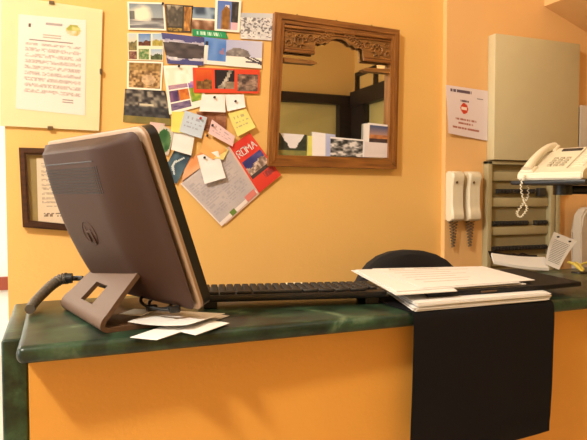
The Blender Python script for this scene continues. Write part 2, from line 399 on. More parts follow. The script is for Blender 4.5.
notes = [
 ('white blank note under the red postcard, left of two', [(0.4750, 1.6020), (0.5570, 1.6070), (0.5560, 1.5440), (0.4640, 1.5430)], 5, note((246, 240, 236)), (214, 98)),
 ('white blank note under the red postcard, right of two', [(0.5570, 1.6070), (0.6260, 1.6120), (0.6300, 1.5660), (0.5640, 1.5480)], 4, note((248, 242, 240)), (234, 101)),
 ('yellow note with faint writing nearest the mirror', [(0.5670, 1.5410), (0.6340, 1.5620), (0.6670, 1.4970), (0.6000, 1.4620)], 5, note((240, 224, 128), None, True), None),
 ('yellow note tucked behind the pale blue note', [(0.3710, 1.5380), (0.4150, 1.5400), (0.4140, 1.4650), (0.3670, 1.4700)], 4, note((238, 222, 110)), None),
 ('pale blue note pinned over the yellow note', [(0.4150, 1.5440), (0.4920, 1.5240), (0.4700, 1.4500), (0.3940, 1.4710)], 6, note((198, 212, 228), None, True), (198, 119)),
 ('white note hanging below the pale blue note', [(0.3800, 1.4780), (0.4490, 1.4600), (0.4350, 1.3910), (0.3660, 1.4090)], 5, note((244, 240, 236)), None),
 ('pink diamond-tilted note right of the pale blue note', [(0.5090, 1.5180), (0.5920, 1.4620), (0.5810, 1.4260), (0.4950, 1.4680)], 6, note((238, 204, 206), None, True), (211, 126)),
 ('orange note below the pink note', [(0.4840, 1.4710), (0.5630, 1.4150), (0.5120, 1.3780), (0.4660, 1.4050)], 5, note((240, 188, 118), (232, 170, 96)), (206, 134)),
 ('yellow note corner showing behind the orange note', [(0.5200, 1.4410), (0.5700, 1.4150), (0.5480, 1.3790), (0.4980, 1.3890)], 4, note((238, 220, 140)), None),
 ('large white note hanging over the grey brochure', [(0.4560, 1.3910), (0.5300, 1.4100), (0.5550, 1.3160), (0.4800, 1.2940)], 7, note((248, 244, 242)), (201, 148))]
for lab, q, ly, fn, pin in notes:
    o = card('paper_note', lab, 'note', q, ly+2, fn, 16, 16, G2, flap(.007))
# leaflets
def greenbottle(u, v):
    if math.hypot((u-.5)/.45, (v-.55)/.48) < 1: return mixc((40, 92, 50), (130, 160, 110), vn(u*4, v*4, 3)*1.4-.2)
    return (206, 196, 180)
card('leaflet', 'leaflet with a green bottle shape, beside the monitor top corner', 'leaflet', [(0.3330, 1.4960), (0.3800, 1.4710), (0.3590, 1.3890), (0.3060, 1.4070)], 3, greenbottle, 18, 20)
def bluepoison(u, v):
    c = mixc((44, 66, 84), (90, 120, 136), vn(u*4, v*4, 5))
    if abs(u-.5-.18*math.sin(v*9)) < .07 and .2 < v < .8: c = (206, 214, 214)
    return c
card('leaflet', 'dark blue leaflet with a white scribble, beside the monitor edge', 'leaflet', [(0.3870, 1.4230), (0.4420, 1.3980), (0.3860, 1.2940), (0.3320, 1.3200)], 4, bluepoison, 18, 24)
card('leaflet', 'pale pink leaflet corner above the green bottle leaflet', 'leaflet', [(0.3000, 1.5010), (0.3500, 1.4970), (0.3260, 1.4320), (0.2860, 1.4470)], 2, note((226, 190, 186)), 8, 8)
card('leaflet', 'brown picture leaflet mostly hidden behind the pinned notes', 'leaflet', [(0.4570, 1.5430), (0.5640, 1.5480), (0.5630, 1.4780), (0.4700, 1.4810)], 2, mottle((120, 66, 44), (190, 140, 110), 5, 3), 14, 10)
card('leaflet', 'orange leaflet peeking out behind the grey brochure', 'leaflet', [(0.4210, 1.3760), (0.4910, 1.4130), (0.5120, 1.3580), (0.3990, 1.2870)], 3, note((232, 150, 90), (240, 190, 150)), 12, 12)
def greybro(u, v):
    c = mixc((206, 196, 194), (184, 176, 180), vn(u*5, v*5, 2))
    if v > .93 or u < .03: c = (240, 228, 220)
    if v > .88 and .72 < u < .98: c = (222, 130, 120)
    if v > .90 and .30 < u < .42: c = (110, 140, 60)
    if .08 < u < .92 and .1 < v < .8 and int(v*40) % 2 and vn(u*30, int(v*40), 4) > .4: c = mixc(c, (150, 146, 156), .35)
    return c
t = thing('brochure', 'large tilted pale grey brochure sheet below the pinned notes', 'brochure', (0.5400, 2.03, 1.1460))
card('page', None, None, [(0.3990, 1.2940), (0.5670, 1.4220), (0.6780, 1.2630), (0.5430, 1.1460)], 4, greybro, 40, 44, parent=t)
card('page', None, None, [(0.4060, 1.3040), (0.5740, 1.4290), (0.6850, 1.2600), (0.5580, 1.1530)], 3, note((236, 206, 190)), 6, 6, parent=t)
def roma(u, v):
    c = mixc((214, 52, 44), (228, 76, 56), vn(u*3, v*3, 2))
    if .36 < v < .72 and .06 < u < .94:
        w = (v-.36)/.36
        c = mixc((44, 48, 110), (90, 90, 150), vn(u*5, w*5, 3))
        if w > .32+.2*vn(u*4, 1, 5) : c = mixc((236, 214, 196), (120, 96, 84), vn(u*14, w*8, 6)*1.3-.1)
        if w > .86: c = (70, 60, 60)
    if v > .76 and .5 < u < .95 and v < .86: c = mixc((120, 60, 70), c, vn(u*20, v*20, 4))
    return c
t = thing('brochure', 'red travel brochure headed ROMA with a picture of a monument', 'brochure', (0.7200, 2.03, 1.2740))
rq = [(0.5740, 1.4260), (0.6480, 1.4780), (0.7670, 1.3290), (0.6820, 1.2630)]
card('cover', None, None, rq, 5, roma, 30, 44, parent=t)
def font_strokes(bm, text, x0, z0, h, ux, uz, y, th, sp=.72, w=.14):
    """block capitals from strokes; (ux,uz) unit reading direction on the wall, up is its left normal"""
    S = {'R': [((0,0),(0,1)), ((0,1),(.55,1)), ((.55,1),(.55,.5)), ((.55,.5),(0,.5)), ((.2,.5),(.6,0))],
         'O': [((0,0),(0,1)), ((0,1),(.6,1)), ((.6,1),(.6,0)), ((.6,0),(0,0))],
         'M': [((0,0),(0,1)), ((0,1),(.35,.4)), ((.35,.4),(.7,1)), ((.7,1),(.7,0))],
         'A': [((0,0),(.33,1)), ((.33,1),(.66,0)), ((.14,.4),(.52,.4))]}
    X = 0
    for ch in text:
        for a, b in S[ch]:
            A = Vector((X+a[0]*h, a[1]*h)); B = Vector((X+b[0]*h, b[1]*h)); d = (B-A).normalized(); n = Vector((-d.y, d.x))*w*h/2
            A -= d*w*h/2; B += d*w*h/2
            pts = [A+n, A-n, B-n, B+n]
            to = lambda p, yy: (x0+p.x*ux-p.y*uz, yy, z0+p.x*uz+p.y*ux)
            prism(bm, [tuple(p) for p in pts], lambda px, py: to(Vector((px, py)), y), lambda px, py: to(Vector((px, py)), y-th))
        X += (sp+(.12 if ch == 'M' else 0))*h*1.12
bm = NB()
_a, _b = Vector(rq[0]), Vector(rq[1]); _d = (_b-_a).normalized(); _dn = Vector(rq[3])-_a
p0 = _a+_dn*.27+_d*.008
font_strokes(bm, 'ROMA', p0.x, p0.y, .0245, _d.x, _d.y, WALL-.0102, .0003)
obj('lettering', bm, 'paper', t)

# push pins
pins = [('white note left under the red postcard', 213, 98, 9), ('white note right under the red postcard', 234, 102, 8), ('pale blue note', 199, 119, 10), ('pink note', 212, 126, 10), ('orange note', 206, 134, 9), ('large white note on the grey brochure', 204, 154, 11), ('top of the flower collage postcard', 178, 66, 5), ('wave postcard corner', 162, 5, 5)]
PINPOS = [(0.5170, 1.5940), (0.5930, 1.5850), (0.4670, 1.5190), (0.5090, 1.4970), (0.4910, 1.4610), (0.4800, 1.3850), (0.3960, 1.6920), (0.3440, 1.8940)]
for (lab, _, _, ly), (x, z) in zip(pins, PINPOS):
    y = WALL-.0015-ly*.0017
    bm = NB(); tube(bm, [(x, y+.001, z), (x, y-.002, z), (x, y-.003, z), (x, y-.007, z), (x, y-.0075, z)], [.0035, .0035, .002, .0042, .003], 12)
    tag(obj('push_pin', bm, 'red' if 'blue' in lab else 'pin', None, True), ('red' if 'blue' in lab else 'dark')+' push pin in the '+lab, 'push pin', 'push pins holding notes')

# ------------------------------------------------------------------ framed documents, sign
def doc(rows, top=.2, bot=.9, l=.1, r=.9, ink=(120, 112, 112), bg=(244, 232, 222), dens=.35, extra=None):
    def g(u, v):
        if extra:
            e = extra(u, v)
            if e: return e
        if top < v < bot and l < u < r:
            k = (v-top)/(bot-top)*rows; i = int(k)
            if k-i < .55 and vn(i*7.3, 3, 5) > .12 and vn(u*34, i*5, 2) > dens: return mixc(ink, bg, .45+.35*vn(u*70, i, 3))
        return bg
    return g
t = thing('clip_frame', 'pale frameless clip picture frame holding a licence sheet, top left', 'picture frame', (0, WALL, 1.464))
FQ = [(-.142, 1.864), (.152, 1.853), (.136, 1.464), (-.152, 1.468)]
def quadslab(bm, q, y0, y1):
    prism(bm, q, lambda x, z: (x, y0, z), lambda x, z: (x, y1, z))
bm = NB(); quadslab(bm, FQ, WALL-.002, WALL-.010); obj('backing_board', bm, 'creammat', t)
def lic(u, v):
    if .70 < u < .93 and .06 < v < .19 and math.hypot((u-.81)/.11, (v-.12)/.06) < 1: return mixc((150, 160, 60), (230, 220, 150), vn(u*30, v*30, 2)) if v < .13 else mixc((190, 170, 90), (244, 232, 222), vn(u*30, v*30, 4))
    if .14 < u < .18 and .09 < v < .13: return (70, 66, 66)
    if .40 < u < .64 and (.06 < v < .085 or .12 < v < .13): return (170, 160, 160)
    if .35 < u < .62 and .17 < v < .23 and int(v*80) % 2: return (180, 172, 160)
    if .16 < u < .8 and .245 < v < .257: return (140, 130, 130)
    if v > .83:
        if .66 < u < .82 and .85 < v < .90 and int(v*90) % 2: return (150, 140, 140)
        return None
    return None
lic_fn = doc(34, .29, .82, .1, .92, (128, 116, 118), (246, 230, 222), .25, lic)
PQ = [(-0.0940, 1.8110), (0.1010, 1.8140), (0.0940, 1.5110), (-0.1080, 1.5220)]
card('licence_sheet', None, None, PQ, 5.6, lic_fn, 56, 80, parent=t)
bm = NB(); quadslab(bm, FQ, WALL-.0128, WALL-.0148); obj('glass_pane', bm, 'glass', t)
for x, z, sx, sz in [(.0, 1.857, .016, .010), (-.01, 1.467, .016, .010), (.144, 1.655, .008, .016)]:
    bm = NB(); span(bm, (x-sx/2, WALL-.016, z-sz/2), (x+sx/2, WALL-.0005, z+sz/2), .001); obj('clip', bm, 'clip', t)

DQ = [(-0.1010, 1.4020), (.155, 1.4015), (.165, 1.128), (-0.0940, 1.1560)]
t = thing('framed_document', 'dark brown wooden picture frame with a typed document, half behind the monitor', 'picture frame', (.03, WALL, 1.128))
def lerpq(q, m_):
    c = sum((Vector(p) for p in q), Vector((0, 0)))/4; out = []
    for p in q:
        d = Vector(p)-c; out.append((c.x+math.copysign(abs(d.x)-m_, d.x), c.y+math.copysign(abs(d.y)-m_, d.y)))
    return out
def mitre(bm, outer, inner, y0, y1, only=None):
    for i in range(4):
        if only is not None and i not in only: continue
        j = (i+1) % 4
        quadslab(bm, [outer[i], outer[j], inner[j], inner[i]], y0, y1)
D2 = lerpq(DQ, .021)
bm = NB(); mitre(bm, DQ, D2, WALL-.001, WALL-.022); mitre(bm, lerpq(DQ, .004), lerpq(DQ, .015), WALL-.022, WALL-.027); obj('frame', bm, 'darkwood', t)
bm = NB(); quadslab(bm, D2, WALL-.002, WALL-.008); obj('mount', bm, 'mat', t)
card('document', None, None, [(-.052, 1.372), (.135, 1.374), (.14, 1.155), (-.05, 1.157)], 4.5, doc(26, .08, .72, .06, .94, (130, 116, 108), (230, 214, 190), .2, lambda u, v: (120, 100, 90) if (.8 < v < .86 and .1+.0 < u < .38 and vn(u*40, v*60, 2) > .5) or (.9 < v < .95 and .45 < u < .8 and vn(u*40, v*60, 4) > .5) else None), 44, 56, parent=t)
bm = NB(); quadslab(bm, D2, WALL-.0115, WALL-.0135); obj('glass_pane', bm, 'glass', t)

# no-entry sign on the pilaster
def sign(u, v):
    d = math.hypot((u-.42)/.095, (v-.43)/.105)
    if d < 1: return (246, 226, 216) if (abs(v-.43) < .026 and abs(u-.42) < .062) else (206, 62, 34)
    if .05 < v < .115 and .08 < u < .60: return mixc((84, 66, 84), (224, 210, 214), 1 if vn(u*50, 1, 2) > .68 else .1)
    if .17 < v < .20 and .74 < u < .88: return (150, 136, 146)
    if .25 < v < .295 and .33 < u < .54: return mixc((90, 66, 80), (224, 210, 214), .1 if vn(u*60, 2, 3) < .7 else .8)
    for k, (a, b) in enumerate([(.20, .72), (.27, .64), (.12, .80)]):
        c = .64+k*.085
        if c < v < c+.045 and a < u < b: return mixc((168, 96, 84), (228, 214, 216), .1 if vn(u*44, k*9, 4) < .66 else .8)
    return (230, 216, 220)
SQ = [(1.4710, 1.7010), (1.683, 1.690), (1.683, 1.483), (1.4780, 1.5060)]
o = card('notice', 'white no-entry notice with a red disc on the pilaster beside the cabinet', 'notice', SQ, 2, sign, 60, 50, y=PIL, curl=lambda u, v: .012*(1-u)**2*v+.002)

# ------------------------------------------------------------------ carved mirror
t = thing('mirror', 'carved wooden mirror with a scalloped top, hung beside the postcards', 'mirror', (1.0, WALL, 1.355))
MQ = [(.738, 1.908), (1.254, 1.898), (1.245, 1.358), (.712, 1.360)]
MI = lerpq(MQ, .036); MI = [MI[0], MI[1], (MI[2][0], 1.398), (MI[3][0], 1.400)]
for i in range(4):
    bm = NB(); mitre(bm, MQ, MI, WALL-.002, WALL-.030, (i,))
    if i != 2: mitre(bm, lerpq(MQ, .010), lerpq(MQ, .022), WALL-.030, WALL-.035, (i,))
    obj('frame_upright' if i % 2 else 'frame_rail', bm, 'framev' if i % 2 else 'frame', t)
bm = NB(); quadslab(bm, MI, WALL-.003, WALL-.006); obj('mirror_glass', bm, 'mirror', t)
# carved crest: a pierced board with corner brackets, scalloped inner outline, applied scrolls
X0, X1 = MI[0][0], MI[1][0]; ZT = 1.873
def cx(u): return X0+(X1-X0)*u
prof = [(0, 1.0), (0, .0), (.27, .0), (.27, .16), (.255, .22), (.26, .34), (.30, .40), (.335, .36), (.37, .44), (.40, .42), (.42, .52), (.47, .60), (.53, .60), (.57, .54), (.60, .44), (.63, .46), (.66, .36), (.70, .40), (.735, .32), (.74, .22), (.73, .16), (.73, 0), (1, 0), (1, 1)]
def crest(bm, y0, y1, inset=0):
    # cut into columns so that the concave outline stays clean
    low = [p for p in prof if True][1:-1]
    xs = sorted({p[0] for p in low}); n = 90
    def zlow(u):
        best = None
        for a, b in zip(low, low[1:]):
            if a[0] == b[0]: continue
            lo, hi = min(a[0], b[0]), max(a[0], b[0])
            if lo <= u <= hi:
                k = (u-a[0])/(b[0]-a[0]); z = a[1]+(b[1]-a[1])*k
                best = z if best is None else min(best, z)
        return best if best is not None else 0
    F = []
    for i in range(n+1):
        u = i/n; x = cx(u); zl = ZT-.100+zlow(u)*.115; zt = ZT-.002-(u*.009)
        F.append((x, zl-u*.006, zt))
    rows = []
    for x, zl, zt in F:
        rows.append([bm.verts.new((x, y0, zl)), bm.verts.new((x, y0, zt)), bm.verts.new((x, y1, zt)), bm.verts.new((x, y1, zl))])
    for a, b in zip(rows, rows[1:]):
        for k in range(4): bm.faces.new((a[k], a[(k+1) % 4], b[(k+1) % 4], b[k]))
    bm.faces.new(rows[0]); bm.faces.new(rows[-1][::-1])
bm = NB(); crest(bm, WALL-.016, WALL-.024); obj('carved_crest', bm, 'carve', t)
bm = NB()
yr = WALL-.0245
for u0, u1 in ((.0, .27), (.73, 1)):            # mouldings that frame the two corner panels
    d = -.003 if u0 else 0
    span(bm, (cx(u0), yr-.006, ZT-.101+d*2), (cx(u1), yr+.002, ZT-.091+d*2), .002); span(bm, (cx(u0), yr-.004, ZT-.089+d*2), (cx(u1), yr+.002, ZT-.086+d*2))
span(bm, (cx(0), yr-.008, ZT-.016), (cx(1), yr+.002, ZT-.006), .003); span(bm, (cx(0), yr-.004, ZT-.026), (cx(1), yr+.002, ZT-.021), .002)
obj('moulding', bm, 'frame', t, True)
bm = NB()
def scroll(cx_, cz, r, turns, sgn, r0=.003):
    pts = [];
    n = int(28*turns)
    for i in range(n+1):
        a = i/28*2*PI; rr = r*(1-i/n*.82); pts.append((cx_+sgn*rr*math.cos(a), yr-.003, cz+rr*math.sin(a)))
    tube(bm, pts, [r0*(1-.4*i/n) for i in range(n+1)], 6)
for s, uc in ((1, .135), (-1, .865)):
    z = ZT-.056-(.006 if s < 0 else 0); xc = cx(uc); bm = NB()
    scroll(xc, z, .027, 1.6, s, .0036); scroll(xc+s*.046, z+.012, .016, 1.3, -s, .0025); scroll(xc-s*.042, z-.014, .014, 1.3, -s, .0025); scroll(xc-s*.040, z+.020, .012, 1.2, s, .002)
    for k in range(9):
        a = k*2*PI/9; box(bm, (xc+.020*math.cos(a), yr-.002, z+.020*math.sin(a)), (.013, .006, .005), .0015, 1, Matrix.Rotation(-a, 3, 'Y'))
    for k in range(8):                          # leaf run along the scalloped edge
        u = .29+k*.022 if s > 0 else .71-k*.022
        zz = ZT-.058+.0055*k; scroll(cx(u), zz+.012, .009, 1.1, s if k % 2 else -s, .0022)
        box(bm, (cx(u), yr-.001, zz+.002), (.014, .007, .006), .002, 1, Matrix.Rotation(s*.6, 3, 'Y'))
    obj('scroll_carving', bm, 'carve', t, True)
for u0, u1, zc in ((.0, .30, ZT-.130), (.72, 1, ZT-.138)):
    bm = NB(); s_ = 1 if u0 == 0 else -1; a, b = (cx(u0), cx(u1)) if s_ > 0 else (cx(u1), cx(u0))
    prism(bm, [(a, zc+.010), (b-s_*.02, zc+.008), (b, zc), (b-s_*.012, zc-.005), (a, zc-.006)], lambda x, z: (x, WALL-.007, z), lambda x, z: (x, WALL-.022, z)); obj('ledge', bm, 'carve', t)
for x in (.83, .99, 1.14):
    bm = NB(); cyl(bm, (x, WALL-.001, 1.912-(x-.83)*.02), (x, WALL-.012, 1.914-(x-.83)*.02), .0025, 8); obj('hanging_nail', bm, 'clip', t)

# cards tucked into the mirror's lower edge
G3 = 'cards tucked behind the lower mirror frame'
YM = WALL-.0062
def valley(u, v):
    e = .30+.10*vn(v*6, 1, 4)+.18*max(0, v-.4)
    if v > .78: return mixc((110, 120, 70), (150, 140, 80), vn(u*8, v*8, 3))
    if abs(u-.52) < .36-.42*v+.05*vn(v*9, 2, 2) and v < .66: return (232, 230, 236)
    return mixc((34, 40, 34), (70, 76, 60), vn(u*10, v*10, 5))
card('card', 'picture card of a white sky between dark trees, mirror lower left corner', 'card', [(0.7510, 1.4820), (0.8700, 1.4790), ((0.8700, 1.3750)[0], 1.402), ((0.7550, 1.3730)[0], 1.402)], 0, valley, 34, 30, G3, y=YM)
card('card', 'yellow card edge standing in the mirror beside the white cards', 'card', [(0.8740, 1.4760), (0.9110, 1.4730), ((0.9110, 1.3760)[0], 1.402), ((0.8700, 1.3750)[0], 1.402)], 1, note((226, 222, 116)), 6, 10, G3, y=YM)
def bluewhite(u, v):
    if u > .55: return mixc((168, 178, 220), (190, 196, 228), vn(u*4, v*4, 1))
    return (240, 236, 238)
card('card', 'white and pale blue card standing in the mirror', 'card', [(0.8910, 1.4910), (0.9860, 1.4840), ((0.9860, 1.3780)[0], 1.402), ((0.8910, 1.3760)[0], 1.402)], 2, bluewhite, 14, 10, G3, y=YM)
def bw(u, v):
    if v < .07 or u > .97: return (238, 234, 234)
    n = vn(u*7, v*8, 4)*.6+vn(u*15, v*15, 6)*.4
    g = max(0, min(1, n*2.2-.65)); return mixc((40, 40, 40), (226, 222, 222), g)
card('card', 'black and white photo card in the mirror bottom edge', 'card', [(0.9650, 1.4750), (1.1110, 1.4690), ((1.1070, 1.3800)[0], 1.402), ((0.9650, 1.3770)[0], 1.402)], 3, bw, 30, 24, G3, y=YM)
card('card', 'plain pale card in front of the sunset photo, mirror lower right', 'card', [(1.1110, 1.4610), (1.2320, 1.4580), ((1.2280, 1.3830)[0], 1.402), ((1.1070, 1.3800)[0], 1.402)], 5, note((228, 218, 220)), 8, 8, G3, y=YM)
def dusk(u, v):
    if v < .5: return mixc((66, 80, 124), (176, 140, 130), v*2)
    if v < .72: return mixc((214, 140, 80), (150, 96, 66), vn(u*7, v*9, 3))
    return mixc((50, 40, 46), (90, 66, 60), vn(u*7, v*7, 4))
card('card', 'white-bordered sunset photo at the mirror right corner', 'card', [(1.1240, 1.5350), (1.2360, 1.5290), (1.2320, 1.4460), (1.1200, 1.4460)], 4, border(dusk, .09, .08, (238, 232, 230)), 26, 24, G3, y=YM)
card('card', 'white card sliver left of the sunset photo in the mirror', 'card', [(1.1060, 1.5310), (1.1410, 1.5320), ((1.1380, 1.3810)[0], 1.402), ((1.1020, 1.3800)[0], 1.402)], 3.4, note((238, 234, 234)), 4, 8, G3, y=YM)

# ------------------------------------------------------------------ all-in-one computer
AN, LEAN = math.radians(22), math.radians(20)
Dv = Vector((-math.sin(AN), math.cos(AN), 0)); Nh = Vector((-math.cos(AN), -math.sin(AN), 0))
Uv = (math.sin(LEAN)*Nh+math.cos(LEAN)*Vector((0, 0, 1))).normalized(); Nv = Dv.cross(Uv).normalized()
if Nv.dot(Nh) < 0: Nv = -Nv
B0 = Vector((0.2620, 1.0900, 1.04)); MW, MH = .425, .358
def mp(s, t_, n): return B0+Dv*(s*MW)+Uv*(t_*MH)+Nv*n
t = thing('desktop_computer', 'dark all-in-one desktop computer seen from behind on the counter', 'computer', (.1, 1.35, CT))
def rrect(n, r, ins=0):
    """rounded-rectangle outline in metres (0..MW, 0..MH)"""
    out = []
    for cx_, cy_, a0 in ((MW-r, MH-r, 0), (r, MH-r, 90), (r, r, 180), (MW-r, r, 270)):
        for k in range(n+1):
            a = math.radians(a0+90*k/n); out.append((cx_+(r-ins)*math.cos(a), cy_+(r-ins)*math.sin(a)))
    return out
def lift(x, y, n): return B0+Dv*x+Uv*y+Nv*n
def ringstack(bm, rings):
    R_ = [[bm.verts.new(lift(x, y, n)) for x, y in ring] for ring, n in rings]
    k = len(R_[0])
    for a, b in zip(R_, R_[1:]):
        for i in range(k): bm.faces.new((a[i], a[(i+1) % k], b[(i+1) % k], b[i]))
    bm.faces.new(R_[0]); bm.faces.new(R_[-1][::-1])
def mix_ring(fr, inx, iny0, iny1, r):
    out = []; w, h = MW-2*inx, MH-iny0-iny1; n = 6
    for cx_, cy_, a0 in ((w-r, h-r, 0), (r, h-r, 90), (r, r, 180), (w-r, r, 270)):
        for k in range(n+1):
            a = math.radians(a0+90*k/n); out.append((inx+cx_+r*math.cos(a), iny0+cy_+r*math.sin(a)))
    return out
bm = NB()
ringstack(bm, [(mix_ring(0, 0, 0, 0, .022), .001), (mix_ring(0, 0, 0, 0, .022), .007), (mix_ring(0, .004, .004, .004, .021), .010)]); obj('bezel', bm, 'rim', t, True)
bm = NB(); ringstack(bm, [(mix_ring(0, .002, .002, .002, .021), -.019), (mix_ring(0, .001, .001, .001, .021), .0008)]); obj('front_frame', bm, 'black', t, True)
bm = NB(); ringstack(bm, [(mix_ring(0, .006, .055, .006, .016), -.0205), (mix_ring(0, .006, .055, .006, .016), -.0192)]); obj('screen', bm, 'gloss', t, True)
def sst(a): a = max(0, min(1, a)); return a*a*(3-2*a)
def back_n(x, y):
    ex = min(x, MW-x)/.115; t_ = y/MH
    py = 1-.75*max(0, (.60-t_)/.60)**2-.25*max(0, (t_-.60)/.40)**2
    e = min(1, min(x, MW-x, y, MH-y)/.02)
    return .0102+.012*math.sqrt(max(0, 1-(1-e)**2))+.052*sst(ex)*py*sst(min(y/.03, (MH-y)/.018))
bm = NB(); nx, ny = 64, 56; G = []
for jj in range(ny+1):
    row = []
    for ii in range(nx+1):
        u, v = .5-.5*math.cos(PI*ii/nx), .5-.5*math.cos(PI*jj/ny)
        x, y = .005+u*(MW-.010), .005+v*(MH-.010)
        r_ = .020                                # round the corners of the outline
        dx, dy = max(0, .005+r_-x, x-(MW-.005-r_)), max(0, .005+r_-y, y-(MH-.005-r_)); d = math.hypot(dx, dy)
        n_b = back_n(x, y)
        if d > 1e-9 and dx > 0 and dy > 0:
            m_ = max(dx, dy)/d; sx = 1 if x > MW/2 else -1; sy = 1 if y > MH/2 else -1
            x -= sx*dx*(1-m_); y -= sy*dy*(1-m_)
        row.append(bm.verts.new(lift(x, y, n_b)))
    G.append(row)
for jj in range(ny):
    for ii in range(nx): bm.faces.new((G[jj][ii], G[jj][ii+1], G[jj+1][ii+1], G[jj+1][ii]))
rim_ = [G[0][k] for k in range(nx)]+[G[k][nx] for k in range(ny)]+[G[ny][k] for k in range(nx, 0, -1)]+[G[k][0] for k in range(ny, 0, -1)]
bm.faces.new(rim_)
obj('rear_cover', bm, 'shell', t, True)
bm = NB()                                        # vent grille on the back, near the top
for j in range(9):
    for i in range(40):
        x = .100+i*(MW-.200)/39; y = MH-.098+j*.0058
        c = lift(x, y, back_n(x, y)-.0002); R3 = Matrix((Dv, Uv, Nv)).transposed()
        box(bm, c, (.0036, .0036, .0014), 0, 1, R3)
v = obj('vent_grille', bm, 'shell_dark', t)
bm = NB(); box(bm, lift(MW/2, MH-.040, back_n(MW/2, MH-.040)), (MW-.21, .003, .0016), .001, 1, R3); obj('groove', bm, 'shell_dark', t)
bm = NB(); tube(bm, [lift(MW/2+.026*math.cos(2*PI*k/40), .175+.026*math.sin(2*PI*k/40), back_n(MW/2, .175+.026*math.sin(2*PI*k/40))) for k in range(41)], .0012, 6)
box(bm, lift(MW/2+.010, .175, back_n(MW/2, .175)+.0004), (.005, .040, .003), .001, 1, R3 @ Matrix.Rotation(-.25, 3, 'Z')); box(bm, lift(MW/2-.010, .169, back_n(MW/2, .175)+.0004), (.005, .034, .003), .001, 1, R3 @ Matrix.Rotation(-.25, 3, 'Z')); box(bm, lift(MW/2, .178, back_n(MW/2, .175)+.0004), (.022, .005, .003), .001, 1, R3)
obj('badge', bm, 'shell', t, True)
# loop foot: a wide bent strap (C profile) carried from the back of the screen down to the counter
SY = math.radians(13); SD = Vector((-math.sin(SY), math.cos(SY), 0)); SN = Vector((-math.cos(SY), -math.sin(SY), 0))
Cn = Vector((.205, 1.282, 0))
def st(w, n, z): return Cn+SD*w+SN*n+Vector((0, 0, z))
prof2 = [(.068, 1.125), (.090, 1.101), (.119, 1.072), (.146, 1.044), (.161, 1.029), (.165, 1.017), (.157, 1.010), (.140, 1.0098), (.08, 1.0098), (.0, 1.0098), (-.03, 1.0098)]
ps = spline([(a, 0, b) for a, b in prof2], 4)
SW = .142
def strap(bm, w0, w1, i0, i1, th=.009, wd=lambda i: 1):
    rows = []
    for i in range(i0, i1+1):
        p = ps[i]; q0 = ps[max(i-1, 0)]; q1 = ps[min(i+1, len(ps)-1)]; tg = (q1-q0).normalized(); nr = Vector((tg.z, 0, -tg.x))
        k = wd(i)
        a = p+nr*th/2; b = p-nr*th/2
        lo = .0054
        rows.append([bm.verts.new(st(w*k, c.x, max(c.z, CT+.0002))) for w, c in ((w0, a), (w1, a), (w1, b), (w0, b))])
    for a, b in zip(rows, rows[1:]):
        for k in range(4): bm.faces.new((a[k], a[(k+1) % 4], b[(k+1) % 4], b[k]))
    bm.faces.new(rows[0]); bm.faces.new(rows[-1][::-1])
n_ = len(ps)-1; ia, ib = 8, 13
wfn = lambda i: .76+.24*min(1, i/14)
bm = NB(); strap(bm, -SW, SW, 0, ia, wd=wfn); strap(bm, -SW, -.040, ia, ib, wd=wfn); strap(bm, .040, SW, ia, ib, wd=wfn); strap(bm, -SW, SW, ib, n_, wd=wfn)
obj('stand', bm, 'standp', t, True)
bm = NB(); box(bm, st(0, .056, 1.128), (.15, .034, .030), .008, 3, Matrix((SD, SN, Vector((0, 0, 1)))).transposed()); obj('hinge', bm, 'black', t, True)
bm = NB()
for k, pts in enumerate(([st(-.06, .04, 1.095), st(-.075, .03, 1.06), st(-.05, .04, 1.038), st(-.085, .05, 1.031), st(-.125, .03, 1.036), st(-.11, .02, 1.06), st(-.10, .03, 1.09)],
            [st(-.02, .03, 1.095), st(-.04, .05, 1.055), st(-.08, .07, 1.045), st(-.105, .06, 1.036), st(-.15, .03, 1.036), st(-.14, .005, 1.058)],
            [st(.07, .05, 1.10), st(.10, .08, 1.075), st(.15, .10, 1.068), st(.175, .12, 1.064)])):
    bm = NB(); tube(bm, spline(pts, 8), .0034, 8)
    if k < 2: box(bm, (st(-.085, .05, 1.031), st(-.15, .03, 1.036))[k], (.022, .014, .012), .003, 2)
    obj('cable', bm, 'cable', t, True)
# grey sleeve of bundled cables running off the back left corner of the counter
t2 = thing('cable_sleeve', 'grey ribbed cable sleeve with a black plug at the counter back corner', 'cable', (-.02, 1.5, CT))
P_ = spline([(-.052, 1.34, CT+.012), (-.045, 1.40, CT+.016), (-.030, 1.46, CT+.024), (-.012, 1.50, CT+.036), (.008, 1.52, CT+.047), (.024, 1.515, CT+.05)], 12)
bm = NB(); tube(bm, P_, [.0085+.0018*(1 if i % 4 < 2 else 0)+.004*i/len(P_) for i in range(len(P_))], 14); obj('sleeve', bm, 'sleeve', t2, True)
bm = NB(); cyl(bm, P_[-1]-Vector((.004, -.001, 0)), P_[-1]+Vector((.012, -.002, 0)), .0125, 14); cyl(bm, P_[-1], P_[-1]+Vector((.028, -.004, -.001)), .006, 10); tube(bm, spline([P_[-1]+Vector((.026, -.004, 0)), (.042, 1.500, 1.060), (.058, 1.475, 1.062)], 8), .0028, 8); obj('plug', bm, 'cable', t2, True)

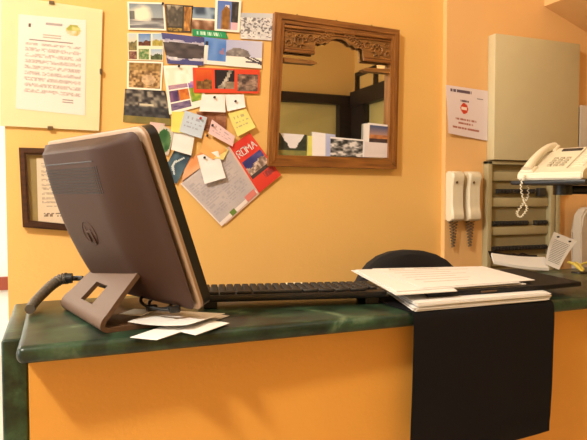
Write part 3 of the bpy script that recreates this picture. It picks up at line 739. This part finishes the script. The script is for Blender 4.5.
# ------------------------------------------------------------------ loose sheets by the computer stand
def sheet(name, label, cat, pts, z, m='paper', th=.0008, bend=0, group=None, parent=None):
    bm = NB(); a, b, c, d = [Vector(p) for p in pts]; n = 8
    T, U_ = [], []
    for j in range(n+1):
        for i in range(n+1):
            u, v = i/n, j/n; p = (a*(1-u)+b*u)*(1-v)+(d*(1-u)+c*u)*v
            zz = z+bend*(abs(2*u-1)**2)*(1-v)
            T.append(bm.verts.new((p.x, p.y, zz+th))); U_.append(bm.verts.new((p.x, p.y, zz)))
    k = n+1
    for j in range(n):
        for i in range(n):
            q = j*k+i; bm.faces.new((T[q], T[q+1], T[q+k+1], T[q+k])); bm.faces.new((U_[q], U_[q+k], U_[q+k+1], U_[q+1]))
    for i in range(n):
        for r in (i, ):
            bm.faces.new((T[i], U_[i], U_[i+1], T[i+1])); bm.faces.new((T[n*k+i], T[n*k+i+1], U_[n*k+i+1], U_[n*k+i]))
            bm.faces.new((T[i*k], T[(i+1)*k], U_[(i+1)*k], U_[i*k])); bm.faces.new((T[i*k+n], U_[i*k+n], U_[(i+1)*k+n], T[(i+1)*k+n]))
    o = obj(name, bm, m, parent)
    if parent is None: tag(o, label, cat, group)
    return o
GS = 'loose sheets by the computer stand'
sheet('paper_sheet', 'white sheet lowest under the computer stand, its point nearest the counter edge', 'paper', [(.118, 1.055), (.158, 1.018), (.330, 1.170), (.28, 1.215)], CT+.0012, group=GS)
sheet('paper_sheet', 'crumpled white sheet lying under the computer stand', 'paper', [(.122, 1.125), (.222, 1.058), (.315, 1.150), (.200, 1.235)], CT+.0105, bend=.004, group=GS)
sheet('paper_sheet', 'pinkish white slip in front of the monitor corner', 'paper', [(.205, 1.062), (.226, 1.020), (.308, 1.092), (.280, 1.132)], CT+.0032, group=GS)
sheet('paper_note', 'cream slip inside the computer stand', 'note', [(.112, 1.185), (.150, 1.155), (.185, 1.200), (.146, 1.230)], CT+.0180, m='creamp')

# ------------------------------------------------------------------ keyboard and eraser
kr = math.atan2(-.085, .36)
KM = Matrix.Translation((.700, 1.160, CT)) @ Matrix.Rotation(kr, 4, 'Z')      # near right corner
t = thing('keyboard', 'black keyboard raised on feet beside the monitor', 'keyboard', (.5, 1.26, CT))
KL, KD = .43, .128
bm = NB(); box(bm, (-KL/2, KD/2, .024), (KL, KD, .016), .004, 2); obj('body', bm, 'black', t, True, KM)
bm = NB()
for j in range(6):
    y = .016+j*.0190
    x = -KL+.014
    while x < -.022:
        w = .0155 if j else .034
        if j == 0 and -KL+.11 < x < -KL+.2: w = .11
        if x+w > -.012: break
        box(bm, (x+w/2, y, .0350), (w, .0155, .007), .002, 1); x += w+.0028
kk = obj('keys', bm, 'key', t, True, KM)
for x in (-.03, -KL+.03):
    for y in (.02, KD-.02):
        bm = NB(); box(bm, (x, y, .0083), (.03, .012, .0166), .002, 1); obj('foot', bm, 'black', t, False, KM)
bm = NB(); box(bm, (.0, 0, .006), (.05, .022, .012), .004, 3, Matrix.Rotation(-.1, 3, 'Z'))
tag(obj('eraser', bm, 'eraser', None, True, Matrix.Translation((.600, 1.48, CT))), 'small cream eraser lying behind the keyboard', 'eraser')

# ------------------------------------------------------------------ paper stack, black folder, hanging black card
bm = NB()                                        # one bent board: lies on the top, folds over the edge, hangs down
path = [(1.26, CT+.0008), (1.12, CT+.0008), (1.075, CT+.0009), (1.060, CT), (1.0535, CT-.006), (1.050, .985), (1.048, .95), (1.047, .86), (1.046, .74), (1.0465, .700)]
rows = []
path = [(p.y, p.z) for p in spline([(0, a, b) for a, b in path], 4)]
for i, (y, z) in enumerate(path):
    k = max(0, min(1, (1.0-z)/.300)); xa = .698-.012*k; xb = 1.086-.013*k
    zz = z-(.018*0)
    q = path[min(i+1, len(path)-1)]; p = path[max(i-1, 0)]; d = Vector((0, q[0]-p[0], q[1]-p[1])).normalized(); n = Vector((0, d.z, -d.y))*.0022
    if n.z < 0 or (abs(n.z) < .001 and n.y > 0): n = -n
    row = []
    for s in range(11):
        u = s/10; x = xa+(xb-xa)*u; wob = .0025*math.sin(u*7+z*20)*k; zs = zz-(.030*(1-u))*k if z < .99 else zz
        row.append((Vector((x, y-abs(wob), zs)), Vector((x, y-abs(wob), zs))+n))
    rows.append(row)
V0 = [[bm.verts.new(a) for a, b in r] for r in rows]; V1 = [[bm.verts.new(b) for a, b in r] for r in rows]
for j in range(len(rows)-1):
    for i in range(10):
        bm.faces.new((V0[j][i], V0[j][i+1], V0[j+1][i+1], V0[j+1][i])); bm.faces.new((V1[j][i], V1[j+1][i], V1[j+1][i+1], V1[j][i+1]))
    bm.faces.new((V0[j][0], V0[j+1][0], V1[j+1][0], V1[j][0])); bm.faces.new((V0[j][10], V1[j][10], V1[j+1][10], V0[j+1][10]))
for i in range(10):
    bm.faces.new((V0[0][i], V1[0][i], V1[0][i+1], V0[0][i+1])); bm.faces.new((V0[-1][i], V0[-1][i+1], V1[-1][i+1], V1[-1][i]))
tag(obj('hanging_panel', bm, 'blackcard', None, True), 'black sheet hanging down over the front edge of the counter', 'panel')
GP = 'paper stack on the counter'
z = CT+.0034
base = [(.704, 1.052), (1.074, 1.050), (1.15, 1.20), (.775, 1.275)]
for k in range(9):
    j = lambda: random.uniform(-.006, .006)
    th = .0017
    pts = [(x+j(), y+abs(j())) for x, y in base]
    if k == 4: pts = [(x+.012, y+.004) for x, y in pts]
    lab = 'white paper bundle in the middle of the lower white stack'
    o = sheet('paper_bundle', ['bottom white paper bundle, resting on the black sheet', 'topmost bundle of the lower white stack, under the black folder'][0 if k == 0 else 1] if k in (0, 8) else lab, 'paper', pts, z, th=th, group=GP)
    z += th+.0003
ZF = z+.0003
# black folder lying open-ended over the stack with sheets in it
t = thing('folder', 'black folder lying on the white paper stack, right flap over the counter', 'folder', (.95, 1.15, ZF))
bm = NB()
prism(bm, [(.765, 1.098), (1.10, 1.086), (1.225, 1.096), (1.275, 1.37), (.90, 1.40)], lambda x, y: (x, y, ZF), lambda x, y: (x, y, ZF+.0110))
bmesh.ops.bevel(bm, geom=list(bm.edges), offset=.002, segments=2, affect='EDGES'); obj('cover', bm, 'folder', t, True)
bm = NB(); box(bm, (.93, 1.0915, ZF+.0058), (.045, .003, .004), .001, 1); obj('spine_label', bm, 'standp', t)
z = ZF+.0113
tops = [[(.70, 1.115), (1.06, 1.112), (1.15, 1.40), (.80, 1.47)], [(.675, 1.082), (.83, 1.078), (.98, 1.42), (.778, 1.487)], [(.692, 1.108), (1.04, 1.110), (1.14, 1.40), (.786, 1.476)], [(.765, 1.118), (1.095, 1.120), (1.165, 1.395), (.835, 1.468)]]
labs = ['white sheet just above the black folder in the top pile', 'white sheet with its corner sticking out left over the keyboard', 'white sheet second from the top of the pile', 'printed white form on top of the paper pile']
for k, pts in enumerate(tops[:3]):
    sheet('paper_sheet', labs[k], 'paper', pts, z, th=.002, group='sheets on the black folder'); z += .0024
t = thing('printed_form', labs[3], 'paper', (.93, 1.2, z), 'sheets on the black folder')
sheet('page', None, None, tops[3], z, th=.0012, parent=t)
bm = NB(); pt = [Vector(p) for p in tops[3]]
def TP(u, v): return (pt[3]*(1-u)+pt[2]*u)*(1-v)+(pt[0]*(1-u)+pt[1]*u)*v
for v0, u0, u1, h in [(.06, .12, .26, .03), (.06, .34, .56, .03), (.17, .08, .96, .006), (.30, .08, .7, .006), (.42, .1, .8, .006), (.54, .08, .62, .006), (.66, .1, .7, .006), (.78, .12, .6, .006)]:
    u = u0
    while u < u1:
        w = min(random.uniform(.012, .03), u1-u) if h > .01 else u1-u0
        a, b, c, d = TP(u, v0), TP(u+w*.8, v0), TP(u+w*.8, v0+h), TP(u, v0+h)
        prism(bm, [tuple(a), tuple(b), tuple(c), tuple(d)], lambda x, y: (x, y, z+.0013), lambda x, y: (x, y, z+.0016)); u += w
obj('print', bm, 'breakerl', t)

# ------------------------------------------------------------------ open booklet at the back edge, yellow tape
t = thing('booklet', 'open pale booklet with one page standing up, on the counter below the breaker panel', 'booklet', (1.5, 1.47, CT))
def curved(bm, pts, th=.001):
    """pts: grid rows of 3-D points -> thin sheet"""
    A = [[bm.verts.new(p) for p in r] for r in pts]; B = [[bm.verts.new((p[0], p[1], p[2]-th)) for p in r] for r in pts]
    for a, b, c, d in ((A, None, 0, 0),):
        for j in range(len(A)-1):
            for i in range(len(A[0])-1):
                bm.faces.new((A[j][i], A[j][i+1], A[j+1][i+1], A[j+1][i])); bm.faces.new((B[j][i], B[j+1][i], B[j+1][i+1], B[j][i+1]))
    R_ = len(A)-1; K = len(A[0])-1
    for i in range(K): bm.faces.new((A[0][i], B[0][i], B[0][i+1], A[0][i+1])); bm.faces.new((A[R_][i], A[R_][i+1], B[R_][i+1], B[R_][i]))
    for j in range(R_): bm.faces.new((A[j][0], A[j+1][0], B[j+1][0], B[j][0])); bm.faces.new((A[j][K], B[j][K], B[j+1][K], A[j+1][K]))
E3 = lambda px: px
UP = Vector((0, 0, .010))
P_l0, P_r0 = Vector((1.2960, 1.5, 1.0450)), Vector((1.4960, 1.47, 1.0070))       # front edge of the lying half, lifted at the left
P_l1, P_r1 = Vector((1.2970, 1.515, 1.0700)), Vector((1.5240, 1.515, 1.0380))
rows = []
for j in range(5):
    v = j/4; rows.append([tuple(UP*u+(P_l0*(1-v)+P_l1*v)*(1-u)+(P_r0*(1-v)+P_r1*v)*u+Vector((0, 0, -.004*math.sin(u*PI)))) for u in [i/10 for i in range(11)]])
bm = NB(); curved(bm, rows, .009); obj('lying_page', bm, 'paper', t, True)
rows = [[tuple(Vector(p)+Vector((.0, .004, .0016))) for p in r[:10]] for r in rows[1:]]
bm = NB(); curved(bm, [[(p[0], p[1]+.01, p[2]+.004) for p in r] for r in rows], .002); obj('dark_cover', bm, 'folder', t, True, label='dark printed cover')
Q = [Vector((1.4840, 1.475, 1.0240))+UP*.6, Vector((1.5290, 1.46, 1.0040))+UP*.7, Vector((1.6500, 1.5, 1.0990)), Vector((1.5660, 1.52, 1.1310))]
bm = NB(); rows = []
for j in range(8):
    v = j/7; a = Q[0]*(1-v)+Q[3]*v; b = Q[1]*(1-v)+Q[2]*v
    rows.append([tuple(a*(1-u)+b*u+Vector((-.006*math.sin(PI*v), 0, 0))) for u in [i/4 for i in range(5)]])
A = [[bm.verts.new(p) for p in r] for r in rows]; B = [[bm.verts.new((p[0]+.006, p[1]+.006, p[2])) for p in r] for r in rows]
for j in range(7):
    for i in range(4):
        bm.faces.new((A[j][i], A[j][i+1], A[j+1][i+1], A[j+1][i])); bm.faces.new((B[j][i], B[j+1][i], B[j+1][i+1], B[j][i+1]))
    bm.faces.new((A[j][0], A[j+1][0], B[j+1][0], B[j][0])); bm.faces.new((A[j][4], B[j][4], B[j+1][4], A[j+1][4]))
for i in range(4): bm.faces.new((A[0][i], B[0][i], B[0][i+1], A[0][i+1])); bm.faces.new((A[7][i], A[7][i+1], B[7][i+1], B[7][i]))
sp_ = obj('standing_page', bm, 'paper', t, True)
bm = NB()
for k, (u0, u1) in enumerate(((.12, .30), (.62, .84))):
    a = Q[3]*.93+Q[0]*.07; b = Q[2]*.93+Q[1]*.07
    c = a*(1-(u0+u1)/2)+b*((u0+u1)/2); box(bm, c+Vector((-.002, -.002, -.003)), (.010, .002, .006))
for k in range(14):
    v = .15+k*.05
    a = Q[0]*(1-v)+Q[3]*v; b = Q[1]*(1-v)+Q[2]*v
    off = Vector((-.006*math.sin(PI*v)-.0012, -.0012, 0))
    tube(bm, [a*.85+b*.15+off, a*.15+b*.85+off], .0006, 4)
obj('print', bm, 'breaker', sp_)
t = thing('tape_loop', 'small yellow and black strap loop on the counter at the right edge', 'strap', (1.5770, 1.42, 1.0060))
bm = NB(); tube(bm, [(1.5680, 1.46, 1.0350), (1.5830, 1.45, 1.0290), (1.5840, 1.43, 1.0180), (1.5790, 1.41, 1.0070)], [.004, .005, .005, .004], 8); obj('yellow_band', bm, 'yellow', t, True)
bm = NB(); tube(bm, [(1.5990, 1.46, 1.0340), (1.6100, 1.45, 1.0240), (1.6060, 1.43, 1.0100)], .003, 8); tube(bm, spline([(1.6660, 1.46, 1.0310), (1.6300, 1.46, 1.0250), (1.5970, 1.45, 1.0150)], 6), [.004]*13, 8); obj('yellow_tail', bm, 'yellow', t, True)
bm = NB(); box(bm, Vector((1.5710, 1.41, 0.9980))+Vector((0, 0, .004)), (.05, .04, .016), .005, 2); obj('buckle', bm, 'black', t, True)

# ------------------------------------------------------------------ office chair behind the counter
cxx, cyy = 1.118, 1.74
t = thing('office_chair', 'black round-backed office chair behind the counter', 'chair', (cxx, cyy-.1, 0))
bm = NB(); n = 28
out = []
for i in range(n):
    a = 2*PI*i/n; e = .75
    x = .225*math.copysign(abs(math.cos(a))**.85, math.cos(a)); zz = .205*math.copysign(abs(math.sin(a))**.85, math.sin(a)); out.append((x, zz))
R_ = []
for sc, dy in ((.94, -.028), (1, -.018), (1, .012), (.94, .024)):
    R_.append([bm.verts.new((cxx+x*sc, cyy+dy-.10*(x*sc)**2/.05*.3, .862+zz*sc)) for x, zz in out])
for a, b in zip(R_, R_[1:]):
    for i in range(n): bm.faces.new((a[i], a[(i+1) % n], b[(i+1) % n], b[i]))
bm.faces.new(R_[0]); bm.faces.new(R_[-1][::-1]); obj('backrest', bm, 'chair', t, True)
bm = NB(); box(bm, (cxx, cyy-.0, .46), (.46, .40, .08), .03, 4); so = obj('seat', bm, 'chair', t, True)
bm = NB(); tube(bm, spline([(cxx, cyy+.02, .72), (cxx, cyy+.06, .56), (cxx, cyy+.05, .43), (cxx, cyy-.05, .41)], 6), .016, 10); obj('back_bar', bm, 'black', t, True)
bm = NB(); cyl(bm, (cxx, cyy-.02, .08), (cxx, cyy-.02, .42), .025, 14); obj('gas_column', bm, 'steel', t, True)
for k in range(5):
    a = k*2*PI/5+.3; bm = NB()
    e = Vector((cxx+.20*math.cos(a), cyy-.02+.20*math.sin(a), .065)); tube(bm, [(cxx, cyy-.02, .09), e], [.022, .014], 8); l = obj('leg', bm, 'black', t, True)
    bm = NB(); cyl(bm, e+Vector((0, -.012, -.037)), e+Vector((0, .012, -.037)), .028, 14); obj('caster', bm, 'black', l, True)

# ------------------------------------------------------------------ breaker cabinet
t = thing('electrical_cabinet', 'beige metal electrical cabinet with an uncovered breaker panel below', 'cabinet', (1.9, PIL, .9))
bm = NB(); span(bm, (1.684, 1.958, 1.402), (2.150, PIL-.001, 1.919), .004, 2); obj('cabinet_cover', bm, 'metalbox', t, True)
bm = NB()                                        # open lower case: side frames, top, bottom, backplate
xl, xr, zb, zt = 1.668, 2.066, .90, 1.398
span(bm, (xl, 1.972, zb), (xl+.022, PIL-.001, zt), .002); span(bm, (xr-.055, 1.972, zb), (xr-.030, PIL-.001, zt), .002); span(bm, (xr-.022, 1.972, zb), (xr, PIL-.001, zt), .002)
span(bm, (xl, 1.972, zt-.014), (xr, PIL-.001, zt), .002); span(bm, (xl, 1.972, zb), (xr, PIL-.001, zb+.02), .002); span(bm, (xr-.03, 1.985, zb), (xr-.022, PIL-.001, zt))
fr = obj('case_frame', bm, 'panel', t, True)
bm = NB(); span(bm, (xl+.022, 1.998, zb+.02), (xr-.055, PIL-.0015, zt-.014)); obj('backplate', bm, 'panelin', t)
for z0 in (1.335, 1.225, 1.105, .975):
    bm = NB(); span(bm, (xl+.024, 1.984, z0-.020), (xr-.057, 1.998, z0+.020), .005, 2); obj('cover_strip', bm, 'panel', t, True)
for r_, (z0, x0, x1) in enumerate([(1.273, 1.725, 1.93), (1.137, 1.70, 1.99), (1.030, 1.70, 1.985)]):
    bm = NB(); span(bm, (xl+.026, 1.993, z0-.010), (xr-.06, 1.998, z0+.010)); rail = obj('din_rail', bm, 'panelin', t)
    x = x0
    while x < x1:
        if r_ == 0 and 1.885 < x < 1.90: x += .01
        if r_ == 1 and 1.88 < x < 1.925: x += .018; continue
        bm = NB(); span(bm, (x, 1.978, z0-.010), (x+.0155, 1.993, z0+.009), .001, 1); span(bm, (x+.004, 1.971, z0-.004), (x+.0115, 1.978, z0+.005)); obj('breaker', bm, 'breaker', rail); x += .0178
    if r_ == 0:
        bm = NB(); span(bm, (1.945, 1.972, z0-.022), (1.985, 1.993, z0+.014), .004, 2); obj('main_switch', bm, 'breaker', rail, True)
bm = NB()
for k in range(3): tube(bm, spline([(1.72+k*.06, 1.985, .99), (1.76+k*.05, 1.975, 1.005), (1.80+k*.06, 1.984, .985)], 6), .004, 6)
obj('wire', bm, 'cable', t, True)

# ------------------------------------------------------------------ two intercom handsets
def intercom(x, label, z1=1.352, z0=1.150, w=.062):
    t = thing('intercom', label, 'intercom', (x, PIL, z0), 'wall intercom handsets')
    bm = NB(); span(bm, (x-w/2+.003, PIL-.016, z0+.004), (x+w/2-.003, PIL-.0006, z1-.004), .004, 2); obj('wall_base', bm, 'ivory', t, True)
    bm = NB(); rows = []
    for i in range(25):
        k = i/24; z = z0+(z1-z0)*k
        d = .030+.008*math.exp(-((k-.12)/.12)**2)+.008*math.exp(-((k-.88)/.12)**2)
        if i in (0, 24): d -= .010
        ww = w/2*(.97 if i in (0, 24) else 1)
        yb, yf = PIL-.017, PIL-.017-d
        rows.append([bm.verts.new(p) for p in ((x-ww, yb, z), (x-ww, yf+.007, z), (x-ww+.007, yf, z), (x+ww-.007, yf, z), (x+ww, yf+.007, z), (x+ww, yb, z))])
    for a, b in zip(rows, rows[1:]):
        for k in range(6): bm.faces.new((a[k], a[(k+1) % 6], b[(k+1) % 6], b[k]))
    bm.faces.new(rows[0]); bm.faces.new(rows[-1][::-1]); obj('handset', bm, 'ivory', t, True)
    bm = NB(); cyl(bm, (x-w*.15, PIL-.050, z1-.045), (x-w*.15, PIL-.0535, z1-.045), .005, 12); obj('button', bm, 'clip', t, True)
    bm = NB(); pts = []
    for i in range(200):
        k = i/199; a = k*2*PI*17
        s = k if k < .5 else 1-k
        cx_ = x-.012+.022*k; cz = z0-.002-.205*s*1.02+.0
        rr = .0085-.004*abs(s)*1.2
        pts.append((cx_+rr*math.cos(a), PIL-.020+rr*.9*math.sin(a), cz))
    tube(bm, pts, .0022, 5); obj('coil_cord', bm, 'coil', t, True)
intercom(1.506, 'ivory intercom handset on the pilaster, left of the pair')
intercom(1.590, 'ivory intercom handset next to the electrical cabinet, right of the pair', w=.064)

# ------------------------------------------------------------------ telephone on a swing-arm tray
wv = Vector((.37, -.93, 0)).normalized(); dv = Vector((.93, .37, 0)).normalized(); P0 = Vector((1.338, 1.450, 1.302))
PM = Matrix.Translation(P0) @ Matrix((wv, dv, Vector((0, 0, 1)))).transposed().to_4x4()
PW, PD = .195, .215
t = thing('telephone', 'ivory desk telephone on a dark swing-arm tray', 'telephone', P0+wv*PW/2+dv*PD/2)
def slope(d): return .020+(.085)*(d/PD)
bm = NB()
prism(bm, [(0, 0), (0, .020), (.012, .026), (PD-.02, .108), (PD, .100), (PD, 0)], lambda d, z: (0, d, z), lambda d, z: (PW, d, z))
bmesh.ops.bevel(bm, geom=list(bm.edges), offset=.004, segments=2, affect='EDGES'); obj('body', bm, 'ivory', t, True, PM)
SA = math.atan2(.082, PD-.032)
RS = Matrix.Rotation(SA, 3, 'X')
def top(d, up=0): return .026+(d-.012)*math.tan(SA)+up
bm = NB(); hx = .028                              # handset: bar with two cups
pts = []
hs = [(.006, .004), (.03, .013), (.06, .019), (.105, .021), (.15, .017), (.18, .009), (.200, .000)]
P_ = spline([(hx, d, top(d, u)) for d, u in hs], 5)
rr = [.018-.006*math.sin(PI*i/(len(P_)-1))**.6 for i in range(len(P_))]
tube(bm, P_, rr, 14); obj('handset', bm, 'ivory', t, True, PM)
bm = NB()
for d in (.022, .188): box(bm, (hx, d, top(d, .002)), (.044, .044, .012), .006, 2, RS)
obj('cradle', bm, 'ivory', t, True, PM)
bm = NB()
for j in range(4):
    for i in range(3): box(bm, (.078+i*.019, .050+j*.018, top(.050+j*.018, .0015)), (.013, .011, .005), .001, 1, RS)
obj('keypad', bm, 'ivoryd', t, True, PM)
bm = NB()
for j in range(6): box(bm, (.165, .045+j*.017, top(.045+j*.017, .001)), (.035, .010, .003), .001, 1, RS)
obj('memory_keys', bm, 'ivory', t, True, PM)
bm = NB(); box(bm, (.140, .112, top(.112, .0005)), (.004, .18, .002), 0, 1, RS); obj('seam', bm, 'ivoryd', t, False, PM)
bm = NB(); box(bm, (.100, .172, top(.172, .001)), (.062, .020, .003), .001, 1, RS); obj('display', bm, 'breaker', t, False, PM)
bm = NB(); pts = []
ctrl = spline([PM @ Vector((.028, -.004, .014)), (1.3270, 1.42, 1.2830), (1.3390, 1.42, 1.2400), (1.3520, 1.42, 1.2130), (1.3380, 1.43, 1.1880), (1.3310, 1.44, 1.2000), (1.3640, 1.45, 1.2280), (1.3930, 1.46, 1.2530), PM @ Vector((.02, .03, -.004))], 26)
for i, p in enumerate(ctrl):
    a = i*.9; pts.append(p+Vector((math.cos(a), math.sin(a), .3*math.sin(a)))*.0030)
tube(bm, pts, .0016, 5); obj('coil_cord', bm, 'ivory', t, True)
t = thing('phone_arm', 'dark swing-arm tray carrying the telephone', 'phone arm', (1.78, 1.34, CT))
bm = NB(); box(bm, (PW/2, PD/2-.004, -.008), (PW+.03, PD+.02, .014), .004, 2); obj('tray', bm, 'black', t, True, PM)
bm = NB(); c = P0+wv*PW/2+dv*PD/2
tube(bm, [c+Vector((0, 0, -.030)), Vector((1.78, 1.34, 1.272))], .014, 12); cyl(bm, c+Vector((0, 0, -.046)), c+Vector((0, 0, -.0155)), .028, 16); obj('arm', bm, 'black', t, True)
bm = NB(); cyl(bm, (1.78, 1.34, CT), (1.78, 1.34, 1.29), .017, 16); cyl(bm, (1.78, 1.34, CT), (1.78, 1.34, CT+.015), .05, 20); obj('post', bm, 'black', t, True)

# ------------------------------------------------------------------ small wall things on the right
t = thing('junction_box', 'pale grey metal wall box behind the telephone', 'box', (2.28, PIL, 1.44))
bm = NB(); span(bm, (2.165, 1.965, 1.42), (2.42, PIL-.001, 1.648), .004); obj('case', bm, 'palegrey', t, True)
bm = NB(); span(bm, (2.158, 1.957, 1.415), (2.427, 1.965, 1.653), .002); obj('lid', bm, 'palegrey', t, True)
t = thing('wall_socket', 'small white wall socket under the telephone tray', 'socket', (2.09, PIL, 1.25))
bm = NB(); span(bm, (2.074, 1.985, 1.254), (2.118, PIL-.001, 1.314), .004); obj('plate', bm, 'ivory', t, True)
bm = NB()
for dz in (-.012, 0, .012): cyl(bm, (2.096, 1.986, 1.284+dz), (2.096, 1.9845, 1.284+dz), .003, 8)
obj('pin_hole', bm, 'breaker', t)
bm = NB()
prism(bm, [(2.125, .55), (2.115, 1.10), (2.122, 1.17), (2.15, 1.20), (2.26, 1.21), (2.55, 1.21), (2.55, .55)], lambda x, z: (x, 1.90, z), lambda x, z: (x, 1.955, z))
bmesh.ops.bevel(bm, geom=list(bm.edges), offset=.008, segments=2, affect='EDGES')
t = thing('tall_board', 'tall pale grey board standing against the wall at the right edge', 'board', (2.36, 1.93, 0)); t.name = 'board'  # a plain pale board on two legs
obj('panel', bm, 'palegrey', t, True)
for x in (2.25, 2.5):
    bm = NB(); span(bm, (x-.02, 1.90, 0), (x+.02, 1.955, .56), .004); obj('leg', bm, 'palegrey', t)

# ------------------------------------------------------------------ lobby seen past the wall end
def art(u, v): return mixc((40, 150, 120), (90, 170, 210), vn(u*5, v*5, 2)*1.6-.3) if vn(u*3, v*3, 4) > .35 else (226, 236, 236)
t = thing('lobby_picture', 'blue-green picture far back on the white lobby wall', 'picture', (-1.9, 5.1, .9)); t.name = 'picture'
bm = NB(); span(bm, (-1.75, 5.075, .75), (-1.15, 5.098, 1.35), .004); obj('frame', bm, 'white', t)
card('print', None, None, [(-1.72, 1.32), (-1.18, 1.32), (-1.18, .78), (-1.72, .78)], 0, art, 20, 20, parent=t, y=5.075)

# ------------------------------------------------------------------ light
def area(name, loc, tgt, size, power, col):
    l = bpy.data.lights.new(name, 'AREA'); l.shape = 'RECTANGLE'; l.size, l.size_y = size; l.energy = power; l.color = col
    o = bpy.data.objects.new(name, l); C.objects.link(o); o.location = loc
    o.rotation_euler = (Vector(tgt)-Vector(loc)).to_track_quat('-Z', 'Y').to_euler(); return o
area('ceiling_lamp', (-1.2, .28, 2.92), (.4, 1.4, 1.0), (.26, .26), 105, (1, .93, .81))
area('ceiling_fill', (.9, .2, 2.93), (.9, .3, 0), (1.6, 1.6), 9, (1, .93, .81))  # added soft fill from above, not a fixture of the room
area('lobby_window_light', (-3.6, 1.6, 1.7), (.6, 1.6, 1.3), (2.4, 2.0), 100, (1, .97, .92))
area('lobby_ceiling_lamp', (-2.4, 3.6, 2.9), (-2.4, 3.8, 0), (1.5, 1.5), 120, (1, .97, .92))
w = bpy.data.worlds.new('world'); bpy.context.scene.world = w; w.use_nodes = True
w.node_tree.nodes['Background'].inputs['Color'].default_value = (1, .94, .84, 1); w.node_tree.nodes['Background'].inputs['Strength'].default_value = .6

# ------------------------------------------------------------------ camera
cam = bpy.data.cameras.new('camera'); co = bpy.data.objects.new('camera', cam); C.objects.link(co)
cam.sensor_fit = 'HORIZONTAL'; cam.sensor_width = 36; cam.lens = 36*590/587; cam.clip_start = .02
co.location = (0, 0, 1.255)
co.rotation_euler = (math.radians(90-2.4), 0, math.radians(-22))
sc = bpy.context.scene; sc.camera = co
sc.view_settings.view_transform = 'Standard'; sc.view_settings.look = 'None'; sc.view_settings.exposure = .0; sc.view_settings.gamma = 1
